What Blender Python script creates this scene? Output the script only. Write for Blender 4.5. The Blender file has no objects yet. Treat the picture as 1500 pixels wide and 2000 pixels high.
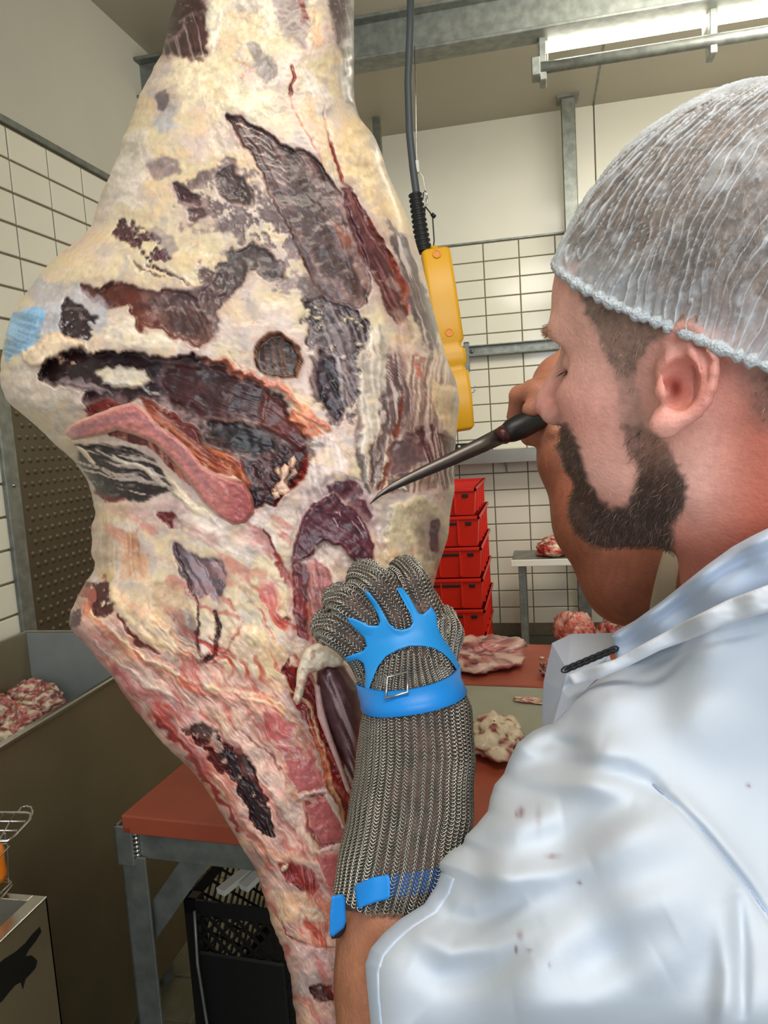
import bpy, math, random
import numpy as np
from mathutils import Vector, Matrix
random.seed(7); rng = np.random.default_rng(7)
scene = bpy.context.scene
# ------------------------------------------------------------------ camera
F = 1450.0; CX = 750.0; CY = 1000.0; CAMH = 1.5
g_ = np.array([816, 12800, 1450.0]); g_ /= np.linalg.norm(g_)
n_ = np.array([305.0, 0, 1450.0]); n_[1] = -(g_[0]*n_[0] + g_[2]*n_[2])/g_[1]; n_ /= np.linalg.norm(n_)
RZ = -g_; RY = n_; RX = np.cross(RY, RZ)
R = np.array([RX, RY, RZ]); CAM = np.array([0, 0, CAMH])
cam_d = bpy.data.cameras.new('camera'); cam_o = bpy.data.objects.new('camera', cam_d)
scene.collection.objects.link(cam_o)
cam_d.sensor_fit = 'VERTICAL'; cam_d.sensor_height = 36.0; cam_d.lens = F/2000*36.0; cam_d.clip_start = .02
Rb = R @ np.diag([1.0, -1.0, -1.0])
cam_o.matrix_world = Matrix([list(Rb[i]) + [CAM[i]] for i in range(3)] + [[0, 0, 0, 1]])
scene.camera = cam_o
# ------------------------------------------------------------------ light
w = bpy.data.worlds.new('world'); scene.world = w; w.use_nodes = True
w.node_tree.nodes['Background'].inputs[0].default_value = (.80, .90, 1.0, 1)
w.node_tree.nodes['Background'].inputs[1].default_value = .36
def area(name, loc, target, sx, sy, power, col):
    l = bpy.data.lights.new(name, 'AREA'); l.shape = 'RECTANGLE'; l.size = sx; l.size_y = sy; l.energy = power; l.color = col
    o = bpy.data.objects.new(name, l); scene.collection.objects.link(o); o.location = loc
    d = Vector(target) - Vector(loc); o.rotation_euler = d.to_track_quat('-Z', 'Y').to_euler()
    return o
area('window_light', (.8, -1.9, 2.1), (0, 1.0, 1.3), 1.8, 1.4, 44, (.86, .93, 1.0))
area('carcass_fill', (.25, -.1, 3.0), (-.25, .8, 1.3), 1.5, .5, 24, (1.0, .95, .86))  # unseen area light added above the camera to light the carcass
area('back_wall_fill', (1.0, 2.6, 2.8), (.3, 4.2, 1.9), 1.6, .5, 40, (1.0, .95, .84))  # unseen area light added to brighten the back wall
scene.view_settings.view_transform = 'Standard'; scene.view_settings.look = 'None'
scene.view_settings.gamma = 1; scene.view_settings.use_curve_mapping = False
scene.view_settings.exposure = 0.0
# ------------------------------------------------------------------ helpers
COL = scene.collection
def lin(c):
    c = np.asarray(c, float)/255.0
    return np.where(c <= .04045, c/12.92, ((c+.055)/1.055)**2.4)
def PC(x, y, d): return np.array([(x-CX)/F*d, (y-CY)/F*d, d])
def W(c): return CAM + np.asarray(c) @ R.T
def PW(x, y, d): return W(PC(x, y, d))
def hit(x, y, ax, val):
    r = R @ np.array([(x-CX)/F, (y-CY)/F, 1.0]); t = (val-CAM[ax])/r[ax]; return CAM + r*t
def proj(c): return c[:, 0]/c[:, 2]*F+CX, c[:, 1]/c[:, 2]*F+CY
def tag(o, label=None, cat=None, group=None, kind=None):
    if label: o['label'] = label
    if cat: o['category'] = cat
    if group: o['group'] = group
    if kind: o['kind'] = kind
    return o
def empty(name, loc, label=None, cat=None, group=None, rz=0):
    o = bpy.data.objects.new(name, None); COL.objects.link(o); o.location = loc; o.rotation_euler.z = rz; o.empty_display_size = .05
    return tag(o, label, cat, group)
def link(name, me, mat, parent=None):
    o = bpy.data.objects.new(name, me); COL.objects.link(o)
    if mat is not None and not me.materials: me.materials.append(mat)
    if parent is not None:
        o.parent = parent
        bpy.context.view_layer.update() if False else None
        o.matrix_parent_inverse = PINV.get(parent.name, Matrix.Identity(4))
    return o
PINV = {}
def root_at(o):            # children given in world coordinates
    PINV[o.name] = (Matrix.Translation(o.location) @ o.rotation_euler.to_matrix().to_4x4()).inverted(); return o
def mesh_np(name, V, Q, mat=None, parent=None, smooth=True, col=None, alpha=None):
    V = np.ascontiguousarray(V, np.float32); Q = np.ascontiguousarray(Q, np.int32); k = Q.shape[1]
    me = bpy.data.meshes.new(name); me.vertices.add(len(V)); me.vertices.foreach_set('co', V.ravel())
    me.loops.add(Q.size); me.loops.foreach_set('vertex_index', Q.ravel())
    me.polygons.add(len(Q)); me.polygons.foreach_set('loop_start', np.arange(0, Q.size, k, dtype=np.int32))
    me.polygons.foreach_set('loop_total', np.full(len(Q), k, np.int32))
    me.polygons.foreach_set('use_smooth', np.full(len(Q), smooth))
    me.update(calc_edges=True); me.validate()
    if col is not None:
        a = me.color_attributes.new('Col', 'FLOAT_COLOR', 'POINT')
        c = np.ones((len(V), 4), np.float32); c[:, :3] = lin(np.clip(col, 0, 255))
        if alpha is not None: c[:, 3] = alpha
        a.data.foreach_set('color', c.ravel())
        if alpha is not None:
            b = me.attributes.new('Alp', 'FLOAT', 'POINT'); b.data.foreach_set('value', np.ascontiguousarray(alpha, np.float32))
    return link(name, me, mat, parent)
# ---- simple accumulating mesh builder (any polygons)
class MB:
    def __init__(s): s.v = []; s.f = []
    def add(s, vs, fs):
        b = len(s.v); s.v += [tuple(map(float, v)) for v in vs]; s.f += [tuple(b+i for i in f) for f in fs]; return s
    def box(s, lo, hi, bev=0.0):
        (x0, y0, z0), (x1, y1, z1) = lo, hi
        if bev <= 0:
            return s.add([(x0,y0,z0),(x1,y0,z0),(x1,y1,z0),(x0,y1,z0),(x0,y0,z1),(x1,y0,z1),(x1,y1,z1),(x0,y1,z1)],
                  [(0,3,2,1),(4,5,6,7),(0,1,5,4),(1,2,6,5),(2,3,7,6),(3,0,4,7)])
        b = bev; vs = []
        for X, sx in ((x0, 1), (x1, -1)):
            for Y, sy in ((y0, 1), (y1, -1)):
                for Z_, sz in ((z0, 1), (z1, -1)):
                    vs += [(X, Y+sy*b, Z_+sz*b), (X+sx*b, Y, Z_+sz*b), (X+sx*b, Y+sy*b, Z_)]
        def i(a, c, d, k): return (a*4+c*2+d)*3+k
        fs = [(i(0,0,0,0), i(0,0,1,0), i(0,1,1,0), i(0,1,0,0)), (i(1,0,0,0), i(1,1,0,0), i(1,1,1,0), i(1,0,1,0)),
              (i(0,0,0,1), i(1,0,0,1), i(1,0,1,1), i(0,0,1,1)), (i(0,1,0,1), i(0,1,1,1), i(1,1,1,1), i(1,1,0,1)),
              (i(0,0,0,2), i(0,1,0,2), i(1,1,0,2), i(1,0,0,2)), (i(0,0,1,2), i(1,0,1,2), i(1,1,1,2), i(0,1,1,2))]
        for a in (0, 1):
            for c in (0, 1):
                fs.append((i(a,c,0,0), i(a,c,1,0), i(a,c,1,1), i(a,c,0,1))); fs.append((i(a,0,c,0), i(a,1,c,0), i(a,1,c,2), i(a,0,c,2))); fs.append((i(0,a,c,1), i(1,a,c,1), i(1,a,c,2), i(0,a,c,2)))
                for d in (0, 1): fs.append((i(a,c,d,0), i(a,c,d,1), i(a,c,d,2)))
        return s.add(vs, fs)
    def bar(s, a, b, wd, ht, up=(0, 0, 1)):      # rectangular bar from a to b
        a = np.array(a, float); b = np.array(b, float); d = b-a; d /= np.linalg.norm(d); u = np.array(up, float)
        sd = np.cross(d, u); sd /= np.linalg.norm(sd); u = np.cross(sd, d)
        o = [sd*wd/2*i+u*ht/2*j for i, j in ((-1,-1),(1,-1),(1,1),(-1,1))]
        return s.add([a+k for k in o]+[b+k for k in o], [(0,3,2,1),(4,5,6,7),(0,1,5,4),(1,2,6,5),(2,3,7,6),(3,0,4,7)])
    def tube(s, pts, rad, n=8, cap=True, closed=False):
        pts = np.array(pts, float); m = len(pts); rad = np.broadcast_to(np.asarray(rad, float), (m,))
        if closed: tg = np.roll(pts, -1, 0)-np.roll(pts, 1, 0)
        else: tg = np.gradient(pts, axis=0)
        tg /= np.linalg.norm(tg, axis=1)[:, None]+1e-12
        u = np.cross(tg[0], [0.3, .5, .81]); u /= np.linalg.norm(u); vs = []
        for i in range(m):
            u = u-tg[i]*np.dot(u, tg[i]); u /= np.linalg.norm(u); v = np.cross(tg[i], u)
            for k in range(n):
                a = 2*math.pi*k/n; vs.append(pts[i]+rad[i]*(u*math.cos(a)+v*math.sin(a)))
        fs = []
        for i in range(m if closed else m-1):
            j = (i+1) % m
            for k in range(n): fs.append((i*n+k, i*n+(k+1) % n, j*n+(k+1) % n, j*n+k))
        if cap and not closed: fs += [tuple(range(n-1, -1, -1)), tuple((m-1)*n+k for k in range(n))]
        return s.add(vs, fs)
    def lathe(s, prof, c=(0, 0, 0), n=20):       # prof (r,z) along Z
        vs = [(c[0]+r*math.cos(2*math.pi*k/n), c[1]+r*math.sin(2*math.pi*k/n), c[2]+z) for r, z in prof for k in range(n)]
        fs = [(i*n+k, i*n+(k+1) % n, (i+1)*n+(k+1) % n, (i+1)*n+k) for i in range(len(prof)-1) for k in range(n)]
        return s.add(vs, fs)
    def xf(s, M):
        s.v = [tuple(M @ Vector(v)) for v in s.v]; return s
    def build(s, name, mat, parent=None, smooth=False):
        me = bpy.data.meshes.new(name); me.from_pydata(s.v, [], s.f); me.validate()
        import bmesh
        bm = bmesh.new(); bm.from_mesh(me); bmesh.ops.recalc_face_normals(bm, faces=bm.faces); bm.to_mesh(me); bm.free()
        if smooth: me.polygons.foreach_set('use_smooth', [True]*len(me.polygons))
        return link(name, me, mat, parent)
# ---- noise
def _h(i, j, k, seed):
    n = (i.astype(np.int64)*374761393 + j.astype(np.int64)*668265263 + k.astype(np.int64)*2147483647 + seed*974634777) & 0xffffffff
    n = ((n ^ (n >> 13))*1274126177) & 0xffffffff; n = ((n ^ (n >> 16))*2246822519) & 0xffffffff
    return ((n ^ (n >> 15)) & 0xffffff).astype(np.float32)/float(0xffffff)*2-1
def vn(x, y, z=None, seed=0):
    if z is None: z = np.zeros_like(x)
    xi = np.floor(x); yi = np.floor(y); zi = np.floor(z); fx = x-xi; fy = y-yi; fz = z-zi
    fx = fx*fx*(3-2*fx); fy = fy*fy*(3-2*fy); fz = fz*fz*(3-2*fz); r = 0
    for a in (0, 1):
        for b in (0, 1):
            for c in (0, 1):
                wt = (fx if a else 1-fx)*(fy if b else 1-fy)*(fz if c else 1-fz)
                r = r + wt*_h(xi+a, yi+b, zi+c, seed)
    return r
def fbm(x, y, z=None, o=4, seed=0):
    r = 0; a = .5; f = 1.0
    for i in range(o):
        r = r + a*vn(x*f+i*7.3, y*f+i*3.1, None if z is None else z*f+i*5.7, seed+i); a *= .5; f *= 2.03
    return r
def sst(a, b, x): t = np.clip((x-a)/(b-a), 0, 1); return t*t*(3-2*t)
# ---- polygon / polyline distance in pixel space
def polysd(x, y, poly):
    P = np.array(poly, float); n = len(P); d2 = np.full(x.shape, 1e18); ins = np.zeros(x.shape, bool)
    nx = np.zeros(x.shape); ny = np.zeros(x.shape)
    for i in range(n):
        ax, ay = P[i]; bx, by = P[(i+1) % n]; ex, ey = bx-ax, by-ay
        t = np.clip(((x-ax)*ex+(y-ay)*ey)/(ex*ex+ey*ey+1e-9), 0, 1); qx = ax+t*ex; qy = ay+t*ey
        dd = (x-qx)**2+(y-qy)**2; m = dd < d2; d2 = np.where(m, dd, d2); nx = np.where(m, qx, nx); ny = np.where(m, qy, ny)
        if ay != by:
            c = ((ay > y) != (by > y)) & (x < ex*(y-ay)/(by-ay)+ax); ins ^= c
    d = np.sqrt(d2); return np.where(ins, d, -d), nx, ny       # + inside
def linesd(x, y, pts):                                           # distance and parameter
    P = np.array(pts, float); d2 = np.full(x.shape, 1e18); tt = np.zeros(x.shape)
    for i in range(len(P)-1):
        ax, ay = P[i][:2]; bx, by = P[i+1][:2]; ex, ey = bx-ax, by-ay
        t = np.clip(((x-ax)*ex+(y-ay)*ey)/(ex*ex+ey*ey+1e-9), 0, 1); dd = (x-ax-t*ex)**2+(y-ay-t*ey)**2
        m = dd < d2; d2 = np.where(m, dd, d2); tt = np.where(m, i+t, tt)
    return np.sqrt(d2), tt/(len(P)-1)
# ---- signed distance shapes (points N,3)
def ell(p, c, r):
    q = (p-np.array(c, np.float32))/np.array(r, np.float32); k0 = np.sqrt((q*q).sum(1)); q = q/np.array(r, np.float32); k1 = np.sqrt((q*q).sum(1))+1e-9
    return k0*(k0-1)/k1
def cap(p, a, b, ra, rb):
    a = np.array(a, np.float32); b = np.array(b, np.float32); e = b-a; t = np.clip(((p-a)@e)/(e@e), 0, 1)
    q = p-a-t[:, None]*e; return np.sqrt((q*q).sum(1))-(ra+(rb-ra)*t)
def chain(p, pts, rs, k=.004):
    d = None
    for i in range(len(pts)-1):
        e = cap(p, pts[i], pts[i+1], rs[i], rs[i+1]); d = e if d is None else smin(d, e, k)
    return d
def smin(a, b, k): h = np.clip(.5+.5*(b-a)/k, 0, 1); return b+(a-b)*h-k*h*(1-h)
def smax(a, b, k): return -smin(-a, -b, k)
def surfnet(f, lo, hi, h):
    lo = np.array(lo, float); hi = np.array(hi, float); n = np.ceil((hi-lo)/h/4).astype(int)*4+1
    # coarse pass, refine only the blocks near the surface
    cn = (n-1)//4+1
    g = np.stack(np.meshgrid(*[lo[i]+np.arange(cn[i])*h*4 for i in range(3)], indexing='ij'), -1).reshape(-1, 3).astype(np.float32)
    cv = f(g).reshape(cn)
    v = np.repeat(np.repeat(np.repeat(cv, 4, 0), 4, 1), 4, 2)[2:2+n[0], 2:2+n[1], 2:2+n[2]]
    v = np.pad(v, [(0, n[i]-v.shape[i]) for i in range(3)], mode='edge').copy()
    near = np.abs(v) < h*4*1.6
    ix = np.argwhere(near); pts = (lo+ix*h).astype(np.float32); out = np.empty(len(pts), np.float32)
    for s in range(0, len(pts), 400000): out[s:s+400000] = f(pts[s:s+400000])
    v[near] = out
    v[0] = v[-1] = 1; v[:, 0] = v[:, -1] = 1; v[:, :, 0] = v[:, :, -1] = 1
    s = v < 0; m = np.array(v.shape)-1
    cs = np.zeros(m, np.int8)
    for a in (0, 1):
        for b in (0, 1):
            for c in (0, 1): cs += s[a:a+m[0], b:b+m[1], c:c+m[2]]
    act = (cs > 0) & (cs < 8); idx = -np.ones(m, np.int64); cells = np.argwhere(act); idx[act] = np.arange(len(cells))
    acc = np.zeros((len(cells), 3)); cnt = np.zeros(len(cells))
    cr = [(a, b, c) for a in (0, 1) for b in (0, 1) for c in (0, 1)]
    for A in cr:
        for ax in range(3):
            if A[ax]: continue
            B = list(A); B[ax] = 1
            ia = cells+np.array(A); ib = cells+np.array(B)
            va = v[ia[:, 0], ia[:, 1], ia[:, 2]]; vb = v[ib[:, 0], ib[:, 1], ib[:, 2]]
            cx = (va < 0) != (vb < 0); t = np.where(cx, va/(va-vb+1e-20), 0)
            pt = ia+0.0; pt[:, ax] += t; acc += pt*cx[:, None]; cnt += cx
    V = lo+acc/cnt[:, None]*h; Q = []
    for ax in range(3):
        sl = [slice(1, -1)]*3; sl[ax] = slice(0, -1)
        s0 = s[tuple(sl)]; sl2 = list(sl); sl2[ax] = slice(1, None); s1 = s[tuple(sl2)]
        e = np.argwhere(s0 != s1); off = np.ones(3, int); off[ax] = 0; e = e+off
        dirn = s[e[:, 0], e[:, 1], e[:, 2]]
        u, w_ = [(1, 2), (2, 0), (0, 1)][ax]; U = np.zeros(3, int); U[u] = 1; Wd = np.zeros(3, int); Wd[w_] = 1
        c = [e-U-Wd, e-Wd, e, e-U]; q = np.stack([idx[k[:, 0], k[:, 1], k[:, 2]] for k in c], 1)
        q[~dirn] = q[~dirn][:, ::-1]; Q.append(q)
    Q = np.concatenate(Q); Q = Q[(Q >= 0).all(1)]
    return V, Q
# ---- inflated outline: a solid with an own depth, rounded edge and relief
def pillow(name, poly, zf, rpx, rm, back, mat, parent=None, step=4, relief=None, colf=None, world=True):
    P = np.array(poly, float); lo = P.min(0)-step; hi = P.max(0)+step
    xs = np.arange(lo[0], hi[0], step); ys = np.arange(lo[1], hi[1], step)
    X, Y = np.meshgrid(xs, ys, indexing='ij'); cxm = (X[:-1, :-1]+step/2); cym = (Y[:-1, :-1]+step/2)
    keep = polysd(cxm, cym, P)[0] > 0
    use = np.zeros(X.shape, int); use[:-1, :-1] += keep; use[1:, :-1] += keep; use[:-1, 1:] += keep; use[1:, 1:] += keep
    m = use > 0; idx = -np.ones(X.shape, int); idx[m] = np.arange(m.sum()); x = X[m].copy(); y = Y[m].copy()
    bd = use[m] < 4; d, nx, ny = polysd(x, y, P)
    x = np.where(bd, nx, x); y = np.where(bd, ny, y); d = np.where(bd, 0, np.maximum(d, 0))
    t = np.clip(1-d/rpx, 0, 1); fall = rm*(1-np.sqrt(np.maximum(1-t*t, 0)))
    z0 = zf(x, y); z = z0+fall
    if relief is not None: z = z-relief(x, y)*np.clip(d/(step*1.5), 0, 1)
    zb = np.where(bd, z+.0006, z0+2*rm+back-fall)
    c1 = np.stack([(x-CX)/F*z, (y-CY)/F*z, z], 1); c2 = np.stack([(x-CX)/F*zb, (y-CY)/F*zb, zb], 1)
    I = np.argwhere(keep); a = idx[I[:, 0], I[:, 1]]; b = idx[I[:, 0]+1, I[:, 1]]; c = idx[I[:, 0]+1, I[:, 1]+1]; e = idx[I[:, 0], I[:, 1]+1]
    n = len(x); Qf = np.stack([a, e, c, b], 1); Qb = np.stack([a, b, c, e], 1)+n
    # side strip along the boundary edges
    from collections import Counter
    E = np.concatenate([Qf[:, [0, 1]], Qf[:, [1, 2]], Qf[:, [2, 3]], Qf[:, [3, 0]]]); key = set(map(tuple, E.tolist()))
    side = np.array([(q, p, p+n, q+n) for p, q in key if (q, p) not in key])
    V = np.concatenate([c1, c2]); Q = np.concatenate([Qf, Qb, side])
    col = None
    if colf is not None:
        cc = colf(x, y); col = np.concatenate([cc, cc])
    return mesh_np(name, W(V), Q, mat, parent, True, col)
# ---- materials
def mat(name, col, rough=.5, metal=0, noise=0, nscale=20, bump=0, bscale=60, attr=False, coat=0, spec=.5, emis=None, sss=0, c2=None, stretch=(1, 1, 1)):
    m = bpy.data.materials.new(name); m.use_nodes = True; nt = m.node_tree; b = nt.nodes['Principled BSDF']; N = nt.nodes.new; Lk = nt.links.new
    c = tuple(lin(col))+(1,); b.inputs['Roughness'].default_value = rough; b.inputs['Metallic'].default_value = metal
    b.inputs['Specular IOR Level'].default_value = spec; b.inputs['Coat Weight'].default_value = coat; b.inputs['Coat Roughness'].default_value = .18
    src = None
    if attr:
        a = N('ShaderNodeAttribute'); a.attribute_name = 'Col'; src = a.outputs['Color']
    tc = N('ShaderNodeTexCoord'); mp = N('ShaderNodeMapping'); mp.inputs['Scale'].default_value = stretch; Lk(tc.outputs['Object'], mp.inputs[0])
    if noise or c2:
        t = N('ShaderNodeTexNoise'); t.inputs['Scale'].default_value = nscale; t.inputs['Detail'].default_value = 6; Lk(mp.outputs[0], t.inputs['Vector'])
        if c2:
            mx = N('ShaderNodeMix'); mx.data_type = 'RGBA'; mx.inputs[6].default_value = c; mx.inputs[7].default_value = tuple(lin(c2))+(1,)
            rp = N('ShaderNodeMapRange'); rp.inputs[1].default_value = .35; rp.inputs[2].default_value = .65; Lk(t.outputs[0], rp.inputs[0]); Lk(rp.outputs[0], mx.inputs[0]); src = mx.outputs[2]
        if noise:
            rp = N('ShaderNodeMapRange'); rp.inputs[1].default_value = .3; rp.inputs[2].default_value = .7; rp.inputs[3].default_value = 1-noise; rp.inputs[4].default_value = 1+noise*.6
            Lk(t.outputs[0], rp.inputs[0]); mu = N('ShaderNodeVectorMath'); mu.operation = 'SCALE'
            if src is None: mu.inputs[0].default_value = c[:3]
            else: Lk(src, mu.inputs[0])
            Lk(rp.outputs[0], mu.inputs['Scale']); src = mu.outputs[0]
    if src is not None: Lk(src, b.inputs['Base Color'])
    else: b.inputs['Base Color'].default_value = c
    if bump:
        t = N('ShaderNodeTexNoise'); t.inputs['Scale'].default_value = bscale; t.inputs['Detail'].default_value = 5; Lk(mp.outputs[0], t.inputs['Vector'])
        bp = N('ShaderNodeBump'); bp.inputs['Strength'].default_value = bump; bp.inputs['Distance'].default_value = .01; Lk(t.outputs[0], bp.inputs['Height']); Lk(bp.outputs[0], b.inputs['Normal'])
    if emis: b.inputs['Emission Color'].default_value = tuple(lin(emis[0]))+(1,); b.inputs['Emission Strength'].default_value = emis[1]
    if sss: b.inputs['Subsurface Weight'].default_value = sss; b.inputs['Subsurface Radius'].default_value = (1, .35, .2); b.inputs['Subsurface Scale'].default_value = .004
    return m
M = dict(
 wall_l=mat('shaded_wall_panel', (188, 185, 170), .45, noise=.03, nscale=3), vatend=mat('lit_steel_sheet', (156, 164, 164), .5, .45, noise=.12, nscale=8),  # darker left wall, paler vat ends: light falling there put into colour
 door=mat('quilted_door_sheet', (96, 88, 70), .45, .6, noise=.15, nscale=4),
 wall=mat('wall_panel', (224, 221, 206), .2, noise=.03, nscale=3), ceiling=mat('ceiling_panel', (178, 172, 155), .5, noise=.03, nscale=3),
 tile=mat('glazed_tile', (222, 218, 200), .12, noise=.04, nscale=2.5, bump=.03, bscale=9), grout=mat('grout', (112, 104, 84), .9, noise=.15, nscale=40),
 galv=mat('galvanised_steel', (122, 126, 120), .45, .6, noise=.10, nscale=30, c2=(138, 142, 134)), steel=mat('brushed_steel', (150, 146, 136), .33, .9, noise=.12, nscale=6, bump=.04, bscale=300, stretch=(1, .05, 1)),
 dsteel=mat('dull_steel_sheet', (150, 136, 108), .45, .7, noise=.18, nscale=3.5, bump=.03, bscale=40), board=mat('red_brown_cutting_board', (160, 74, 50), .55, noise=.14, nscale=9, bump=.05, bscale=80),
 slab=mat('grey_green_board', (150, 148, 128), .5, noise=.1, nscale=12), blackp=mat('black_plastic', (22, 22, 22), .45), redp=mat('red_plastic', (206, 34, 14), .35, noise=.06, nscale=8),
 yellow=mat('yellow_plastic', (235, 172, 30), .38, noise=.04, nscale=12), rubber=mat('black_rubber', (26, 27, 28), .5), cable=mat('grey_cable', (70, 76, 78), .5),
 floor=mat('floor_tile', (132, 126, 98), .5, noise=.22, nscale=14, bump=.08, bscale=90), fgrout=mat('floor_grout', (150, 146, 125), .8, noise=.1, nscale=30),
 base=mat('cove_base', (92, 92, 78), .6, noise=.12, nscale=10), white=mat('white_part', (225, 222, 208), .5), orange=mat('orange_plastic', (236, 128, 20), .35),
 flesh=mat('raw_meat', (255, 255, 255), .40, noise=.10, nscale=160, bump=.12, bscale=110, attr=True, coat=.28, spec=.35), bin=mat('smear', (18, 18, 18), .4),
 skin=mat('skin', (255, 255, 255), .42, noise=.07, nscale=220, bump=.16, bscale=420, attr=True, sss=.25), lampg=mat('lit_tube', (255, 250, 235), .4, emis=((255, 250, 236), 14.0)),
 chrome=mat('polished_steel', (185, 182, 175), .2, .95))
# ================================================================== the room
XL = -1.55; YB = 4.3; ZC = 3.12; XR = 2.2; YF = -.6
def struct(name, mb, m): return tag(mb.build(name, m), kind='structure')
struct('wall_right', MB().box((XR, YF, 0), (XR+.1, YB+.1, ZC)), M['wall'])
struct('ceiling', MB().box((XL-.1, YF, ZC), (XR+.1, YB+.1, ZC+.1)), M['ceiling'])
wall_b = struct('wall_back', MB().box((XL-.1, YB+.002, 0), (XR+.1, YB+.12, ZC)), M['grout'])
wall_l = struct('wall_left', MB().box((XL-.12, YF, 0), (XL-.002, YB+.1, ZC)), M['grout'])
flo = struct('floor', MB().box((XL-.1, YF, -.1), (XR+.1, YB+.1, -.004)), M['fgrout'])
TZ = 2.483
MB().box((XL, YB-.002, TZ+.012), (.335, YB+.006, ZC), 0).build('wall_panel', M['wall'], wall_b)
MB().box((.343, YB-.002, TZ+.012), (XR, YB+.006, ZC), 0).build('wall_panel', M['wall'], wall_b)
MB().box((XL-.006, YF, TZ+.02), (XL+.002, YB, ZC), 0).build('wall_panel', M['wall_l'], wall_l)  # left panel in the darker copy, its weaker light painted in
tag(MB().box((XL-.006, YF, TZ), (XL+.012, YB, TZ+.022), .002).build('trim_1', M['galv']), kind='structure')
tag(MB().box((XL, YB-.006, TZ+.002), (XR, YB+.006, TZ+.012), .001).build('trim_2', M['galv']), kind='structure')
tag(MB().box((XL, YB-.03, -.004), (XR, YB+.01, .245), .006).build('baseboard_back', M['base']), kind='structure')
tag(MB().box((XL-.01, YF, -.004), (XL+.02, YB, .12), .006).build('baseboard_left', M['base']), kind='structure')
def tile_mesh(name, w, h, t, axis, m, g=.004):
    # shallow bevelled tile; axis: facing direction ('-y', '+x', '+z'); origin at one corner
    b = .0025; w -= g; h -= g
    a = [(0, 0), (w, 0), (w, h), (0, h)]; i = [(b, b), (w-b, b), (w-b, h-b), (b, h-b)]
    pts = [(u, v, 0) for u, v in a]+[(u, v, t*.6) for u, v in a]+[(u, v, t) for u, v in i]
    fs = [(8, 9, 10, 11)]+[(k, (k+1) % 4, 4+(k+1) % 4, 4+k) for k in range(4)]+[(4+k, 4+(k+1) % 4, 8+(k+1) % 4, 8+k) for k in range(4)]
    if axis == '-y': f = lambda u, v, n: (u, -n, v)
    elif axis == '+x': f = lambda u, v, n: (n, u, v)
    else: f = lambda u, v, n: (u, v, n)
    me = bpy.data.meshes.new(name); me.from_pydata([f(*p) for p in pts], [], fs); me.update()
    if axis != '-y' and axis != '+z': pass
    me.materials.append(m); return me
tm = tile_mesh('tile', .195, .0985, .005, '-y', M['tile'], .006)
for c in range(-4, 7):
    for r in range(1, 24):
        z = TZ-.0985*r
        if z < .22: continue
        o = bpy.data.objects.new('tile', tm); COL.objects.link(o); o.parent = wall_b
        o.location = (-.274+.195*c+.002, YB+.0025, z+.002); o.rotation_euler = (random.uniform(-.006, .006), 0, random.uniform(-.004, .004))
tl = tile_mesh('tile', .19, .0975, .005, '+x', M['tile'], .007)
for c in range(-4, 7):
    for r in range(1, 25):
        z = TZ-.0975*r-.002; y = 2.095+.19*c
        if z < .12 or (z < 1.72 and y > 1.8 and y < 2.8): continue
        o = bpy.data.objects.new('tile', tl); COL.objects.link(o); o.parent = wall_l
        o.location = (XL-.0025, y+.002, z+.002); o.rotation_euler = (0, random.uniform(-.005, .005), random.uniform(-.004, .004))
far = MB()                                         # tiles outside the view, joined
for c in list(range(-6, -4))+list(range(7, 12)):
    for r in range(1, 24):
        z = TZ-.0985*r; x = -.274+.195*c
        if z > .22: far.box((x+.002, YB-.002, z+.002), (x+.191, YB+.006, z+.0945))
for r in range(1, 24):
    z = TZ-.0985*r
    if z > .22: far.box((XL+.004, YB-.002, z+.002), (-.274-.195*6-.004, YB+.006, z+.0945))
tag(far.build('tile_field', M['tile'], wall_b), kind='stuff')
far = MB()
for c in list(range(-14, -4))+list(range(7, 12)):
    for r in range(1, 25):
        z = TZ-.0975*r-.002; y = 2.095+.19*c
        if z > .12 and y < YB-.1: far.box((XL-.006, y+.002, z+.002), (XL+.0022, min(y+.185, YB-.01), z+.0925))
tag(far.build('tile_field', M['tile'], wall_l), kind='stuff')
fm = tile_mesh('floor_tile', .152, .152, .006, '+z', M['floor'], .005)
for i in range(-9, 5):
    for j in range(0, 16):
        o = bpy.data.objects.new('floor_tile', fm); COL.objects.link(o); o.parent = flo
        o.location = (-.79+.152*i+.3, 1.0+.152*j, -.006); o.rotation_euler = (random.uniform(-.002, .002), random.uniform(-.002, .002), 0)
far = MB()
for i in range(-9, 18):
    for j in range(-10, 21):
        if -9 <= i < 5 and 0 <= j < 16: continue
        x = -.49+.152*i; y = 1.0+.152*j
        if XL < x and x < XR-.15: far.box((x, y, -.006), (x+.147, y+.147, 0))
tag(far.build('tile_field', M['floor'], flo), kind='stuff')
# quilted steel door in the left wall
door = struct('door_1', MB().box((XL-.005, 1.955, .0), (XL+.008, 2.75, 1.70)), M['door'])
dm = MB(); me = bpy.data.meshes.new('dimple')
mb = MB(); mb.lathe([(.011, 0), (.008, .003), (.003, .0045), (.0005, .005)], n=8); mb.xf(Matrix.Rotation(math.pi/2, 4, 'Y')); me.from_pydata(mb.v, [], mb.f); me.materials.append(M['dsteel'])
dots = MB()
for r in range(46):
    for c in range(22):
        y = 1.985+.036*c+(.018 if r % 2 else 0); z = .03+.036*r
        dots.add([(v[0]+XL+.0075, v[1]+y, v[2]+z) for v in mb.v], mb.f)
tag(dots.build('dimple_pattern', M['door'], door, True), kind='stuff')
for nm, lo, hi in (('door_frame', (XL-.006, 1.895, 0), (XL+.016, 1.955, 1.76)), ('door_frame', (XL-.006, 2.75, 0), (XL+.016, 2.81, 1.76)), ('door_frame', (XL-.006, 1.955, 1.70), (XL+.016, 2.75, 1.76))):
    MB().box(lo, hi, .003).build(nm, M['galv'], door)
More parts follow.
